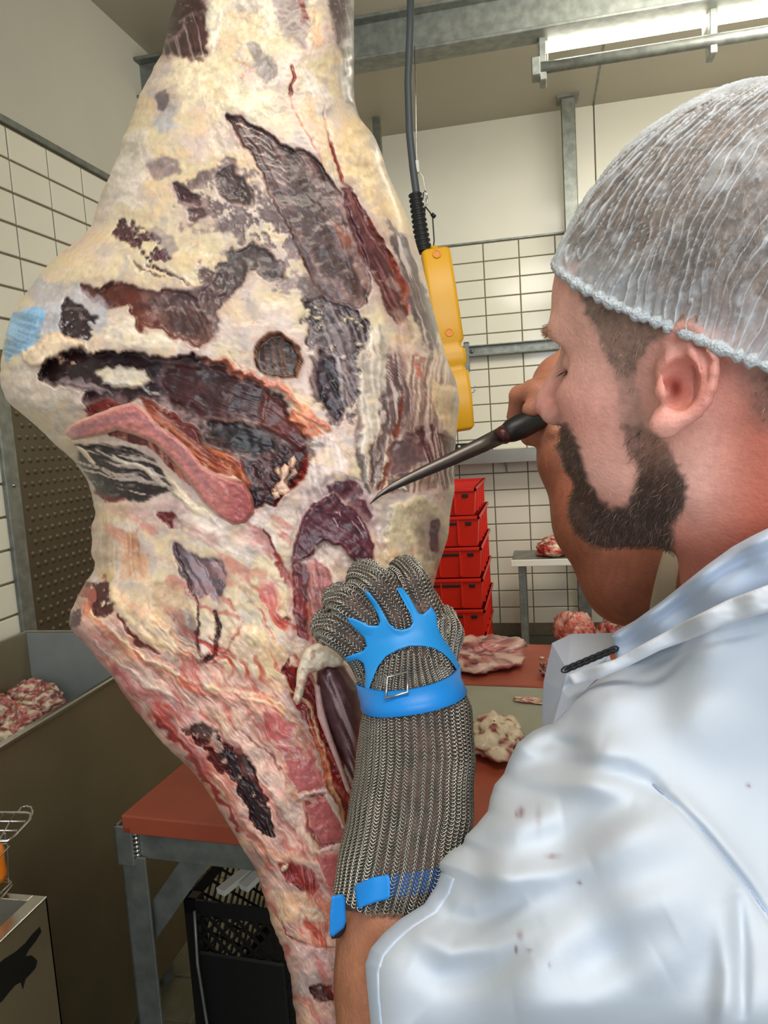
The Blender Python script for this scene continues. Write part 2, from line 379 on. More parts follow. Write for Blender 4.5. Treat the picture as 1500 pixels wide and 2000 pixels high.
for z in (.95, 1.4): MB().lathe([(.006, 0), (.006, .003), (.001, .005)], n=8).xf(Matrix.Translation((XL+.016, 1.925, z)) @ Matrix.Rotation(math.pi/2, 4, 'Y')).build('screw', M['chrome'], door, True)
# ---- steel beam under the ceiling
beam = root_at(empty('steel_beam', (XL, 2.98, 2.89), 'grey painted steel I-beam running across the room below the ceiling', 'beam'))
MB().box((XL, 2.925, 2.89), (1.9, 3.035, 2.902), .002).build('lower_flange', M['galv'], beam)
MB().box((XL, 2.972, 2.902), (1.9, 2.982, 3.035)).build('web', M['galv'], beam)
MB().box((XL, 2.925, 3.035), (1.9, 3.035, 3.047), .002).build('upper_flange', M['galv'], beam)
for x in (-1.1, .1, 1.2): MB().box((x, 2.94, 3.047), (x+.08, 3.02, ZC+.003)).build('hanger', M['galv'], beam)
MB().box((-.80, 4.02, 2.86), (-.765, 4.07, ZC)).build('bracket', M['galv'], beam)['label'] = 'small grey bracket under the ceiling behind the beam'
# ---- post and rails on the back wall
post = root_at(empty('steel_post', (.2, 4.16, 0), 'galvanised square steel post in front of the back wall', 'post'))
MB().box((.165, 4.12, 0), (.235, 4.19, ZC-.01), .004).build('column', M['galv'], post)
MB().box((.145, 4.10, ZC-.014), (.255, 4.21, ZC+.002), .002).build('top_plate', M['galv'], post)
MB().box((.125, 4.08, 0), (.275, 4.23, .012), .002).build('base_plate', M['galv'], post)
rail = root_at(empty('hook_rail', (-.3, 4.26, 1.88), 'galvanised channel rail fixed across the white tiled wall', 'rail'))
MB().box((-1.2, 4.262, 1.865), (.12, 4.297, 1.925), .003).build('channel_back', M['galv'], rail)
for z in (1.865, 1.918): MB().box((-1.2, 4.235, z), (.12, 4.262, z+.007), .002).build('channel_lip', M['galv'], rail)
for x in (-.9, -.36): MB().lathe([(.012, 0), (.012, .006), (.002, .009)], n=10).xf(Matrix.Translation((x, 4.262, 1.895)) @ Matrix.Rotation(math.pi/2, 4, 'X')).build('bolt', M['galv'], rail, True)
hk = root_at(empty('meat_hook', (-.42, 4.22, 1.75), 'small steel meat hook hanging from the wall rail', 'hook'))
hx = hit(912, 700, 1, 4.22)[0]
MB().box((hx-.014, 4.215, 1.78), (hx+.014, 4.23, 1.945), .003).build('strap', M['galv'], hk)
MB().box((hx-.014, 4.215, 1.937), (hx+.014, 4.262, 1.945), .001).build('strap_top', M['galv'], hk)
MB().tube([(hx, 4.222, 1.80), (hx, 4.222, 1.72), (hx+.004, 4.222, 1.69), (hx+.012, 4.222, 1.672), (hx+.025, 4.222, 1.667), (hx+.036, 4.222, 1.678), (hx+.038, 4.222, 1.70)], [.005]*6+[.002], 8).build('hook', M['chrome'], hk, True)
sh = root_at(empty('wall_shelf', (-.3, 4.2, 1.3), 'narrow stainless steel shelf on the tiled wall above the red crates', 'shelf'))
MB().box((-1.3, 4.12, 1.335), (.16, 4.297, 1.343), .001).build('shelf_top', M['chrome'], sh)
MB().box((-1.3, 4.112, 1.27), (.16, 4.12, 1.343), .001).build('front_lip', M['steel'], sh)
for x in (-1.1, -.2): MB().add([(x, 4.13, 1.335), (x, 4.297, 1.335), (x, 4.297, 1.2), (x+.006, 4.13, 1.335), (x+.006, 4.297, 1.335), (x+.006, 4.297, 1.2)], [(0, 1, 2), (3, 5, 4), (0, 3, 4, 1), (1, 4, 5, 2), (2, 5, 3, 0)]).build('shelf_bracket', M['steel'], sh)
bx = hit(898, 872, 1, 4.2)
bb = root_at(empty('small_box', (bx[0], 4.2, 1.343), 'small black plastic box standing on the wall shelf', 'box'))
MB().box((bx[0]-.05, 4.16, 1.343), (bx[0]+.055, 4.24, 1.385), .004).build('body', M['blackp'], bb)
MB().box((bx[0]-.005, 4.156, 1.365), (bx[0]+.008, 4.161, 1.376), .001).build('knob', M['white'], bb)
# ---- fluorescent lamp on a pipe
lamp = root_at(empty('fluorescent_lamp', (.6, 3.1, 2.85), 'glowing fluorescent tube lamp on a galvanised pipe under the ceiling', 'lamp'))
def lampx(x, y, Y): return hit(x, y, 1, Y)
a = lampx(1065, 132, 3.0); b = lampx(1620, 66, 3.0); zp = a[2]; x0 = a[0]
MB().tube([(x0-.02, 3.0, zp), (2.0, 3.0, zp)], .021, 14).build('pipe', M['galv'], lamp, True)
MB().box((x0-.05, 2.965, zp-.035), (x0-.018, 3.035, zp+.03), .003).build('end_clamp', M['galv'], lamp)
t0 = lampx(1070, 88, 3.06); t1 = lampx(1372, 42, 3.06); zt = t0[2]+.004
seg = [(t0[0], t1[0]), (t1[0]+.045, t1[0]+.045+(t1[0]-t0[0])), (t1[0]*2-t0[0]+.09, 2.0)]
for i, (p, q) in enumerate(seg):
    MB().tube([(p, 3.06, zt), (q, 3.06, zt)], .030, 16).build('tube', M['lampg'], lamp, True)
    MB().box((p-.04, 3.02, zt-.05), (p, 3.10, zt+.045), .004).build('tube_holder', M['white'], lamp)
    MB().box((p-.035, 2.99, zp-.045), (p-.01, 3.07, zt+.07), .003).build('clamp', M['galv'], lamp)
MB().box((x0, 3.03, zt+.045), (2.0, 3.09, zt+.085), .004).build('housing', M['galv'], lamp)
for x in (x0+.1, 1.2): MB().tube([(x, 3.06, zt+.08), (x, 3.06, ZC+.002)], .006, 6).build('hanger_rod', M['galv'], lamp)
# seam on the ceiling panel
MB().box((.335, 3.2, ZC-.003), (.343, YB, ZC+.001)).build('trim_3', M['galv'])['kind'] = 'structure'
# ================================================================== work table with red boards
TA = math.radians(-4.2); TORG = Vector((-.765, 1.115, 0))
TM = Matrix.Translation(TORG) @ Matrix.Rotation(TA, 4, 'Z')
def tw(x, y, z): return TM @ Vector((x, y, z))
def troot(name, loc, *a, **k):
    o = empty(name, tw(*loc), *a, **k); o.rotation_euler.z = TA; return root_at(o)
def tb(mb, name, m, parent, smooth=False): return mb.xf(TM).build(name, m, parent, smooth)
table = troot('cutting_table', (0, 0, 0), 'long galvanised work table topped with red-brown cutting boards', 'table')
LX = 2.0; LY = 1.07
tb(MB().box((.012, .0, .815), (LX, .42, .85), .003), 'red_board', M['board'], table)
tb(MB().box((.012, .425, .815), (LX, .72, .848), .003), 'grey_board', M['slab'], table)['label'] = 'grey-green cutting board'
tb(MB().box((.012, .725, .815), (LX, LY, .85), .003), 'red_board', M['board'], table)
tb(MB().box((.03, .012, .765), (LX, .018, .815), .001), 'front_rail', M['galv'], table)
tb(MB().box((.03, LY-.02, .765), (LX, LY-.014, .815), .001), 'back_rail', M['galv'], table)
tb(MB().box((-.006, .0, .755), (.0, LY, .828), .001), 'side_rail', M['galv'], table)
tb(MB().box((-.006, .0, .755), (.03, .006, .828), .001), 'corner_plate', M['galv'], table)
wm = MB()
for k in range(6): wm.tube([(.028, .006, .77+.008*k), (.038, .010, .774+.008*k)], .004, 6)
tb(wm, 'weld_seam', M['chrome'], table, True)
def leg(x, y, sx, sy):
    m = MB().box((min(x, x+sx*.05), min(y, y+sy*.006), 0), (max(x, x+sx*.05), max(y, y+sy*.006), .77), .001)
    m.box((min(x, x+sx*.006), min(y, y+sy*.05), 0), (max(x, x+sx*.006), max(y, y+sy*.05), .77), .001)
    tb(m, 'leg', M['galv'], table)
leg(.0, .004, 1, 1); leg(.0, LY-.004, 1, -1); leg(LX-.02, .004, -1, 1); leg(LX-.02, LY-.004, -1, -1)
tb(MB().box((.004, .05, .21), (.010, LY, .25), .001), 'lower_rail', M['galv'], table)
tb(MB().box((LX-.03, .05, .21), (LX-.024, LY, .25), .001), 'lower_rail', M['galv'], table)
tb(MB().bar((.012, .03, .60), (.16, .03, .79), .006, .045, (0, 0, 1)), 'brace', M['galv'], table)
tb(MB().bar((.03, LY-.02, .25), (LX-.05, LY-.02, .25), .03, .03), 'back_stretcher', M['galv'], table)
tb(MB().lathe([(.006, 0), (.006, .004), (.001, .006)], n=10).xf(Matrix.Translation((.135, .026, .78)) @ Matrix.Rotation(math.pi/2, 4, 'X')), 'bolt', M['chrome'], table, True)
# ---- black lattice crates under the table
def lattice(mb, o, u, v, w, h, n, m, t=.005):
    o, u, v = map(lambda q: np.array(q, float), (o, u, v)); nrm = np.cross(u, v)
    P_ = lambda a, b: o+u*a+v*b
    for a, b, c, d in ((0, 0, w, .02), (0, h-.03, w, .03), (0, 0, .025, h), (w-.025, 0, .025, h)):
        mb.bar(P_(a, b+d/2), P_(a+c, b+d/2), d, t, nrm)
    s = w/n; k = -int(h/s)
    for i in range(k, n+1):
        for sg in (1, -1):
            x0 = i*s if sg == 1 else w-i*s; a0, b0, a1, b1 = x0, 0, x0+sg*h, h
            # clip
            pts = []
            for q in np.linspace(0, 1, 60):
                a = a0+(a1-a0)*q; b = b0+(b1-b0)*q
                if 0 <= a <= w: pts.append((a, b))
            if len(pts) > 3: mb.bar(P_(*pts[0]), P_(*pts[-1]), .005, t*.8, nrm)
def lattice_crate(x, y, z, h, label):
    c = troot('lattice_crate', (x, y, z), label, 'crate', 'black crates under the table')
    w, d = .38, .5
    for o, u, ww, nm in (((x, y, z), (1, 0, 0), w, 'side_panel'), ((x, y+d, z), (1, 0, 0), w, 'side_panel'), ((x, y, z), (0, 1, 0), d, 'side_panel'), ((x+w, y, z), (0, 1, 0), d, 'side_panel')):
        m = MB(); lattice(m, o, u, (0, 0, 1), ww, h, 12, 8); tb(m, nm, M['blackp'], c)
    tb(MB().box((x, y, z), (x+w, y+d, z+.006)), 'bottom', M['blackp'], c)
    for i in (0, 1):
        for j in (0, 1): tb(MB().box((x+i*(w-.03)+.001, y+j*(d-.03)+.001, z), (x+i*(w-.03)+.029, y+j*(d-.03)+.029, z+h), .004), 'corner_post', M['blackp'], c)
    return c
lattice_crate(.03, .14, .0, .30, 'lower black lattice plastic crate standing on the floor under the red table')
lattice_crate(.03, .14, .302, .30, 'upper black lattice plastic crate stacked under the red table')
lab = root_at(empty('plastic_box', tw(.10, .12, .40), 'solid black plastic tray leaning before the lattice crates', 'tray'))
for i, (x, dx) in enumerate(((.10, .09), (.14, .09))):
    m = MB().bar((x, .16+.02*i, .61), (x+dx, .42, .625+.03*i), .022, .012); o = m.xf(TM).build('wooden_strip', M['white']); tag(o, ['shorter pale strip lying on the upper black crate', 'longer pale strip lying on the upper black crate'][i], 'strip', 'pale strips on the crate')
tb(MB().box((.055, .128, .33), (.24, .136, .50), .004), 'tray_base', M['blackp'], lab)
tb(MB().box((.055, .118, .33), (.24, .128, .345), .002), 'tray_rim', M['blackp'], lab)
crd = MB().tube([tw(.07, .11, .60), tw(.072, .10, .5), tw(.078, .10, .4), tw(.085, .10, .3), tw(.10, .11, .22)], .003, 6).build('cord', M['galv'], None, True); tag(crd, 'thin grey cord hanging in front of the black crates', 'cord')
# ---- red meat crates against the wall
rc = root_at
def red_crate(x1, y0, z, h, dx, label):
    w, d = .40, .60; x0 = x1-w
    c = root_at(empty('red_crate', ((x0+x1)/2, y0+d/2, z), label, 'crate', 'stacked red crates'))
    m = MB(); b = .012                      # slightly tapered walls
    lo = [(x0+b, y0+b), (x1-b, y0+b), (x1-b, y0+d-b), (x0+b, y0+d-b)]; hi = [(x0, y0), (x1, y0), (x1, y0+d), (x0, y0+d)]
    for i in range(4):
        j = (i+1) % 4
        mm = MB(); t = .006; cx, cy = (x0+x1)/2, (y0+d/2)
        def ins(p): return (p[0]+(t if p[0] < cx else -t), p[1]+(t if p[1] < cy else -t))
        a, bb_, cc, dd = lo[i], lo[j], hi[j], hi[i]
        o = [(a[0], a[1], z+.002), (bb_[0], bb_[1], z+.002), (cc[0], cc[1], z+h), (dd[0], dd[1], z+h)]; q = [ins(a)+(z+.002,), ins(bb_)+(z+.002,), ins(cc)+(z+h,), ins(dd)+(z+h,)]
        mm.add(o+q, [(0, 1, 2, 3), (4, 7, 6, 5), (0, 4, 5, 1), (1, 5, 6, 2), (2, 6, 7, 3), (3, 7, 4, 0)]); mm.build('side_wall', M['redp'], c)
    MB().box((x0+b, y0+b, z+.002), (x1-b, y0+d-b, z+.008)).build('bottom', M['redp'], c)
    rm = MB()
    for lo_, hi_ in (((x0-.006, y0-.006, z+h-.016), (x1+.006, y0+.008, z+h)), ((x0-.006, y0+d-.008, z+h-.016), (x1+.006, y0+d+.006, z+h)), ((x0-.006, y0-.006, z+h-.016), (x0+.008, y0+d+.006, z+h)), ((x1-.008, y0-.006, z+h-.016), (x1+.006, y0+d+.006, z+h))): rm.box(lo_, hi_, .002)
    rm.build('rim', M['redp'], c)
    for i in range(3):
        for s in (0,): MB().box((x0+.1+.1*i-.004, y0-.003, z+.012), (x0+.1+.1*i+.004, y0+.012, z+h-.014), .001).build('rib', M['redp'], c)
    for i in range(4): MB().box((x1-.012, y0+.1+.13*i, z+.012), (x1+.003, y0+.108+.13*i, z+h-.014), .001).build('rib', M['redp'], c)
    MB().box((x1-.065, y0-.002, z+h-.045), (x1-.035, y0+.012, z+h-.028), .003).build('grip_hole_shade', M['blackp'], c)  # black block painted in for the shade inside the grip opening
    MB().box((x0+.13, y0-.002, z+h-.042), (x1-.10, y0+.012, z+h-.030), .003).build('grip_slot_shade', M['blackp'], c)  # same for the long slot: its shade as a black block
zz = [.0, .152, .304, .456, .608, .760, .912, 1.062, 1.195]; nms = ['bottom red plastic crate standing on the floor by the back wall', 'second red plastic crate from the floor in the wall stack', 'third red plastic crate from the floor in the wall stack', 'fourth red plastic crate from the floor in the wall stack', 'fourth red crate from the top, beside the small steel table', 'third red crate from the top, level with the small table top', 'second red plastic crate from the top of the wall stack', 'topmost red plastic crate in the stack behind the knife blade']
for i in range(8): red_crate(-.300+[0, .004, -.002, .003, 0, 0, -.003, -.012][i], 3.5, zz[i], zz[i+1]-zz[i]-.002, 0, nms[i])
# ---- small side table by the wall
st = root_at(empty('side_table', (.1, 4.0, 0), 'small grey steel table by the tiled wall behind the arm', 'table'))
sx0 = hit(1000, 1100, 1, 3.8)[0]; stz = hit(1000, 1095, 1, 3.8)[2]
MB().box((sx0, 3.8, stz-.03), (.55, 4.10, stz+.0), .003).build('table_top', M['galv'], st)
MB().box((sx0-.005, 3.79, stz-.03), (.555, 3.8, stz+.004), .002).build('front_edge', M['white'], st)
for x, y in ((sx0+.03, 3.82), (.50, 3.82), (sx0+.03, 4.05), (.50, 4.05)): MB().box((x, y, 0), (x+.035, y+.035, stz-.03), .002).build('leg', M['galv'], st)
# ---- big steel meat vat at the left
vt = root_at(empty('steel_vat', (-1.27, 1.4, 0), 'large stainless steel meat vat standing along the left wall', 'vat'))
vz = .97; vx1 = -.985; vx0 = -1.5; vy0 = .9; vy1 = 1.86; t = .004
def quad(mb, pts, th):         # thick quad
    p = [np.array(q, float) for q in pts]; n = np.cross(p[1]-p[0], p[3]-p[0]); n = n/np.linalg.norm(n)*th
    return mb.add(p+[q-n for q in p], [(0, 1, 2, 3), (4, 7, 6, 5), (0, 4, 5, 1), (1, 5, 6, 2), (2, 6, 7, 3), (3, 7, 4, 0)])
quad(MB(), [(vx1-.03, vy0+.03, .12), (vx1-.03, vy1-.03, .12), (vx1, vy1, vz), (vx1, vy0, vz)], t).build('side_wall', M['dsteel'], vt)
quad(MB(), [(vx0+.03, vy1-.03, .12), (vx0+.03, vy0+.03, .12), (vx0, vy0, vz), (vx0, vy1, vz)], t).build('side_wall', M['dsteel'], vt)
quad(MB(), [(vx1-.03, vy1-.03, .12), (vx0+.03, vy1-.03, .12), (vx0, vy1, vz), (vx1, vy1, vz)], t).build('end_wall', M['vatend'], vt)  # bluish light inside the vat put into a paler steel
quad(MB(), [(vx0+.03, vy0+.03, .12), (vx1-.03, vy0+.03, .12), (vx1, vy0, vz), (vx0, vy0, vz)], t).build('end_wall', M['vatend'], vt)
MB().box((vx0+.02, vy0+.02, .74), (vx1-.02, vy1-.02, .75)).build('vat_floor', M['vatend'], vt)
rm = MB()
for lo_, hi_ in (((vx1-.002, vy0-.01, vz-.006), (vx1+.013, vy1+.012, vz+.006)), ((vx0-.012, vy0-.01, vz-.006), (vx0+.004, vy1+.012, vz+.006)), ((vx0, vy1-.002, vz-.006), (vx1, vy1+.012, vz+.006)), ((vx0, vy0-.012, vz-.006), (vx1, vy0+.002, vz+.006))): rm.box(lo_, hi_, .003)
rm.build('rim', M['chrome'], vt)
for x in (vx0+.06, vx1-.10):
    for y in (vy0+.08, vy1-.12): MB().lathe([(.02, 0), (.02, .12)], (x, y, .0), 12).build('foot', M['galv'], vt, True)
# ---- small steel sink cabinet lower left with wire basket
ck = root_at(empty('steel_cabinet', (-.9, .7, 0), 'stainless steel knife-wash cabinet with open basin, lower left', 'cabinet'))
cz = .85; cx1 = -.735; cy1 = .888; cx0 = -1.15; cy0 = .35
quad(MB(), [(cx1, cy0, 0), (cx1, cy1, 0), (cx1, cy1, cz-.004), (cx1, cy0, cz-.004)], .003).build('side_wall', M['dsteel'], ck)
quad(MB(), [(cx1, cy1, 0), (cx0, cy1, 0), (cx0, cy1, cz-.004), (cx1, cy1, cz-.004)], .003).build('back_wall', M['dsteel'], ck)
quad(MB(), [(cx0, cy1, 0), (cx0, cy0, 0), (cx0, cy0, cz-.004), (cx0, cy1, cz-.004)], .003).build('side_wall', M['dsteel'], ck)
quad(MB(), [(cx0, cy0, 0), (cx1, cy0, 0), (cx1, cy0, cz-.004), (cx0, cy0, cz-.004)], .003).build('front_wall', M['dsteel'], ck)
rm = MB(); rw = .022
for lo_, hi_ in (((cx1-rw, cy0, cz-.004), (cx1+.001, cy1, cz)), ((cx0, cy0, cz-.004), (cx0+rw, cy1, cz)), ((cx0+rw, cy1-rw*.6, cz-.004), (cx1-rw, cy1, cz)), ((cx0+rw, cy0, cz-.004), (cx1-rw, cy0+rw, cz))): rm.box(lo_, hi_, .001)
rm.build('rim', M['chrome'], ck)
bs = MB(); i0 = (cx0+rw, cy0+rw); i1 = (cx1-rw, cy1-rw*.6)
c4 = [(i0[0], i0[1]), (i1[0], i0[1]), (i1[0], i1[1]), (i0[0], i1[1])]; c5 = [(i0[0]+.03, i0[1]+.03), (i1[0]-.03, i0[1]+.03), (i1[0]-.03, i1[1]-.03), (i0[0]+.03, i1[1]-.03)]
bs.add([p+(cz-.003,) for p in c4]+[p+(cz-.12,) for p in c5], [(0, 4, 5, 1), (1, 5, 6, 2), (2, 6, 7, 3), (3, 7, 4, 0), (4, 7, 6, 5)])
bs.build('basin', M['steel'], ck)
# black smear on the cabinet side: thin raised residue
def smear_pts(poly):
    out = []
    for x, y in poly: p = hit(x, y, 0, cx1+.0008); out.append(p)
    return out
sm1 = [(-12, 1890), (10, 1872), (32, 1858), (50, 1842), (64, 1824), (78, 1810), (81, 1820), (70, 1838), (56, 1856), (50, 1868), (62, 1866), (73, 1876), (70, 1890), (60, 1902), (50, 1912), (45, 1932), (41, 1918), (30, 1924), (18, 1938), (4, 1956), (-12, 1966)]
q = smear_pts(sm1); m = MB(); n = len(q); m.add(q+[p-np.array([.002, 0, 0]) for p in q], [tuple(range(n))]+[(i, (i+1) % n, n+(i+1) % n, n+i) for i in range(n)])
m.build('black_residue', M['bin'], ck)['label'] = 'black greasy smear below the rim'
# wire basket on the cabinet with orange bottle
wb = root_at(empty('wire_basket', (-.84, .86, .86), 'chromed wire basket at the left edge above the steel cabinet', 'basket'))
Yb = .80
def bp(x, y, Y=Yb): return hit(x, y, 1, Y)
zt_ = hit(60, 1588, 1, Yb)[2]
fr = MB(); A_ = lambda x, y: hit(x, y, 2, zt_)
fr.tube([A_(-120, 1587), A_(52, 1587), A_(61, 1590), A_(58, 1602), A_(28, 1634), A_(15, 1642), A_(-120, 1642)], .0018, 8)
fr.tube([A_(36, 1586), A_(42, 1577), A_(52, 1574), A_(62, 1577), A_(64, 1586), A_(58, 1600)], .0014, 8)
fr.build('top_rim', M['chrome'], wb, True)
for y, x1 in ((1604, 46), (1622, 30)): MB().tube([A_(-120, y), A_(x1+4, y)], .0013, 6).build('wire', M['chrome'], wb, True)
for x in (30, 8, -16, -40): MB().tube([A_(x, 1587), A_(x-32, 1642)], .0011, 6).build('wire', M['chrome'], wb, True)
z2 = cz+.004; A2 = lambda x, y, z: hit(x, y, 2, z)
lowr = MB(); lowr.tube([A2(-60, 1652, z2+.055), A2(14, 1648, z2+.055), A2(18, 1654, z2+.055), A2(-30, 1700, z2+.055)], .0014, 8)
lowr.tube([A2(-60, 1722, z2+.012), A2(15, 1722, z2+.012), A2(23, 1730, z2+.012), A2(-10, 1768, z2+.012)], .0014, 8)
lowr.tube([A2(-60, 1716, z2+.016), A2(16, 1717, z2+.016), A2(22, 1724, z2+.016), A2(-14, 1758, z2+.016)], .0012, 8)
lowr.build('lower_frame', M['chrome'], wb, True)
for px_ in (16, -10): MB().tube([A2(px_, 1724, z2+.012), A2(px_-1, 1652, z2+.055), A2(px_-6, 1628, zt_)], .0012, 6).build('upright', M['chrome'], wb, True)
c = A2(-13, 1720, z2+.012)
ob = root_at(empty('orange_handle_tool', c, 'orange plastic handle standing in the wire basket at the left edge', 'tool'))
MB().lathe([(.0, 0), (.018, 0), (.0195, .01), (.0185, .03), (.020, .045), (.017, .052), (.01, .056), (0, .056)], tuple(c), 20).build('body', M['orange'], ob, True)
MB().lathe([(.0, .056), (.011, .056), (.011, .066), (0, .066)], tuple(c), 14).build('cap', M['blackp'], ob, True)
# ---- yellow hoist pendant with its cable
def cc(x, y, d=1.5): return PW(x, y, d)
hp = root_at(empty('hoist_pendant', cc(855, 620), 'yellow hoist control pendant hanging on a dark cable behind the carcass', 'control'))
ax = np.array(cc(884, 740))-np.array(cc(848, 492)); ln = np.linalg.norm(ax); az = ax/ln
side = R @ np.array([1, 0, 0.]); side = side-az*(side@az); side /= np.linalg.norm(side); fw = np.cross(side, az)
Mh = Matrix([list(r) for r in np.array([side, -fw, az]).T]); o0 = np.array(cc(850, 492))
def rr_loft(secs, n=6):          # rounded rect sections (t, hw, hd, r, xoff)
    m = MB(); vs = []; per = 4*n
    for t_, hw, hd, r_, xo in secs:
        for k in range(4):
            cxs, cys = [(1, 1), (-1, 1), (-1, -1), (1, -1)][k]
            for i in range(n):
                a = math.pi/2*(k+i/(n-1)); x = cxs*(hw-r_)+r_*math.cos(a)+xo; y = cys*(hd-r_)+r_*math.sin(a)
                vs.append(o0+side*x-fw*y+az*t_)
    fs = [(i*per+k, i*per+(k+1) % per, (i+1)*per+(k+1) % per, (i+1)*per+k) for i in range(len(secs)-1) for k in range(per)]
    fs += [tuple(range(per)), tuple((len(secs)-1)*per+k for k in range(per))]
    return m.add(vs, fs)
S = 1.5/F
rr_loft([(-.003, .022, .016, .006, 0), (.0, .026, .02, .008, 0), (.003, .029, .022, .008, 0), (.10, .030, .023, .008, .0), (.184, .030, .023, .008, 0), (.190, .024, .020, .008, 0), (.198, .024, .02, .008, 0), (.206, .030, .023, .008, 0), (.232, .030, .023, .008, 0), (.236, .025, .02, .008, 0), (.246, .025, .02, .008, 0), (.25, .030, .023, .008, 0), (.30, .030, .023, .008, 0), (.36, .026, .02, .008, 0), (.365, .02, .014, .008, 0)]).build('housing', M['yellow'], hp, True)
for t_, xo in ((.012, .0), (.170, .002)):
    m = MB(); p = o0+az*t_+side*xo-fw*.0; nn = 14
    dirf = fw if (fw @ (CAM-o0)) > 0 else -fw
    ringp = [p+dirf*.0236+ (side*math.cos(a)+az*math.sin(a))*.0075 for a in np.linspace(0, 2*math.pi, nn, endpoint=False)]
    m.tube(ringp, .0016, 6, closed=True); m.build('screw_rim', M['yellow'], hp, True)
    m = MB(); m.add([p+dirf*.0234+(side*math.cos(a)+az*math.sin(a))*.0068 for a in np.linspace(0, 2*math.pi, nn, endpoint=False)]+[p+dirf*.0225+(side*math.cos(a)+az*math.sin(a))*.0068 for a in np.linspace(0, 2*math.pi, nn, endpoint=False)], [tuple(range(nn))]+[(i, (i+1) % nn, nn+(i+1) % nn, nn+i) for i in range(nn)]); m.build('screw_hole_shade', M['orange'], hp)['label'] = 'screw hole, its shaded recess painted as an orange disc'  # flat orange disc, the recess shade put into its colour
MB().tube([cc(849, 496), cc(847, 482)], .008, 10).build('eyelet', M['yellow'], hp, True)
cab = MB().tube([cc(803, -60), cc(801, 60), cc(797, 160), cc(800, 260), cc(807, 330), cc(815, 390), cc(820, 430)], .0078, 12).build('cable', M['cable'], hp, True)
sl = MB(); n = 46; pts = []; rs = []
for i in range(n):
    f = i/(n-1); pts.append(cc(811+17*f, 380+112*f)); rs.append(.0105+.0035*(i % 4 in (0, 1))+.003*f)
sl.tube(pts, rs, 14); sl.build('strain_relief', M['rubber'], hp, True)
MB().tube([cc(810, 90), cc(812, 190), cc(814, 330), cc(826, 345), cc(832, 380), cc(833, 395)], .0011, 6).build('safety_wire', M['chrome'], hp, True)
MB().tube([cc(829, 372), cc(834, 378), cc(834, 398), cc(830, 404), cc(826, 396), cc(827, 376)], .0016, 6).build('carabiner', M['chrome'], hp, True)
MB().tube([cc(830, 404), cc(829, 440), cc(833, 475), cc(846, 486)], .0014, 6).build('steel_loop', M['rubber'], hp, True)
MB().tube([cc(831, 404), cc(840, 415), cc(845, 425), cc(848, 470), cc(846, 486)], .0014, 6).build('steel_loop', M['rubber'], hp, True)
MB().tube([cc(843, 418), cc(850, 424)], .004, 8).build('crimp', M['rubber'], hp, True)
MB().box(tuple(np.array(cc(813, 326))-[.006, .004, .012]), tuple(np.array(cc(813, 326))+[.006, .004, .012]), .001).build('cable_tie', M['white'], hp)
# ---- meat pieces
MEATC = dict(fat=(226, 205, 170), red=(140, 52, 48), pink=(196, 112, 104), dark=(88, 34, 36))
def lump(name, label, c, r, seed, fat=.0, redc=(150, 58, 50), group=None, fine=24, rz=0, fatc=(228, 208, 176), cat='meat', amp=.35, capf=0):
    n = 56; u = np.linspace(0, 2*math.pi, n, endpoint=False); v = np.linspace(.02, math.pi-.02, n//2)
    U, Vv = np.meshgrid(u, v, indexing='ij'); d = np.stack([np.cos(U)*np.sin(Vv), np.sin(U)*np.sin(Vv), np.cos(Vv)], -1).reshape(-1, 3)
    nz = fbm(d[:, 0]*1.6+seed, d[:, 1]*1.6, d[:, 2]*1.6, 4, seed)*2*amp+.12*np.abs(fbm(d[:, 0]*5+seed, d[:, 1]*5, d[:, 2]*5, 3, seed+9))*2
    P_ = d*(1+nz)[:, None]*np.array(r); P_[:, 2] = np.maximum(P_[:, 2], -r[2]*.55+.004*nz)
    ca, sa = math.cos(rz), math.sin(rz); P_ = np.stack([P_[:, 0]*ca-P_[:, 1]*sa, P_[:, 0]*sa+P_[:, 1]*ca, P_[:, 2]+r[2]*.55], 1)
    i, j = np.meshgrid(np.arange(n), np.arange(n//2-1), indexing='ij'); m_ = n//2
    Q = np.stack([i*m_+j, i*m_+j+1, ((i+1) % n)*m_+j+1, ((i+1) % n)*m_+j], -1).reshape(-1, 4)
    f = fbm(d[:, 0]*3+seed, d[:, 1]*3, d[:, 2]*5, 4, seed+3)*2+fat-.12; f = sst(-.08, .12, f+capf*(d[:, 2]-.25+nz*.6))[:, None]
    g = (fbm(d[:, 0]*9, d[:, 1]*3, d[:, 2]*14+seed, 3, seed+5)*1.4+.5).clip(0, 1)[:, None]
    base = np.array(redc)*(.62+.6*g); st_ = sst(.12, .3, fbm(d[:, 0]*4, d[:, 1]*12+seed, d[:, 2]*10, 3, seed+8)*2)[:, None]
    base = base*(1-st_*.55)+np.array((222, 180, 165))*st_*.55
    colr = base*(1-f)+np.array(fatc)*f*(.9+.1*g)
    o = mesh_np(name, P_, Q, M['flesh'], None, True, colr); o.location = c
    return tag(o, label, cat, group)
tz = .85
def tp(x, y, z=tz): return hit(x, y, 2, z)
G = 'meat cuts on the cutting table'
lump('beef_cut', 'streaky red beef cut on the far red board, right of the glove', tp(935, 1292), (.105, .12, .035), 3, -.06, (156, 76, 74), G, rz=-.5, fatc=(216, 176, 158))
lump('beef_cut', 'fat-covered beef cut on the grey board near the white sleeve', tp(968, 1462), (.06, .075, .034), 12, -.02, (140, 50, 42), G, rz=.3, capf=.9)
lump('meat_scrap', 'thin pale meat scrap lying on the grey-green board', tp(1035, 1370), (.035, .012, .005), 5, .1, (190, 110, 100), G, rz=-.25)
lump('meat_scrap', 'tiny fat crumb on the far red board', tp(1058, 1286), (.006, .005, .003), 6, .5, group=G)
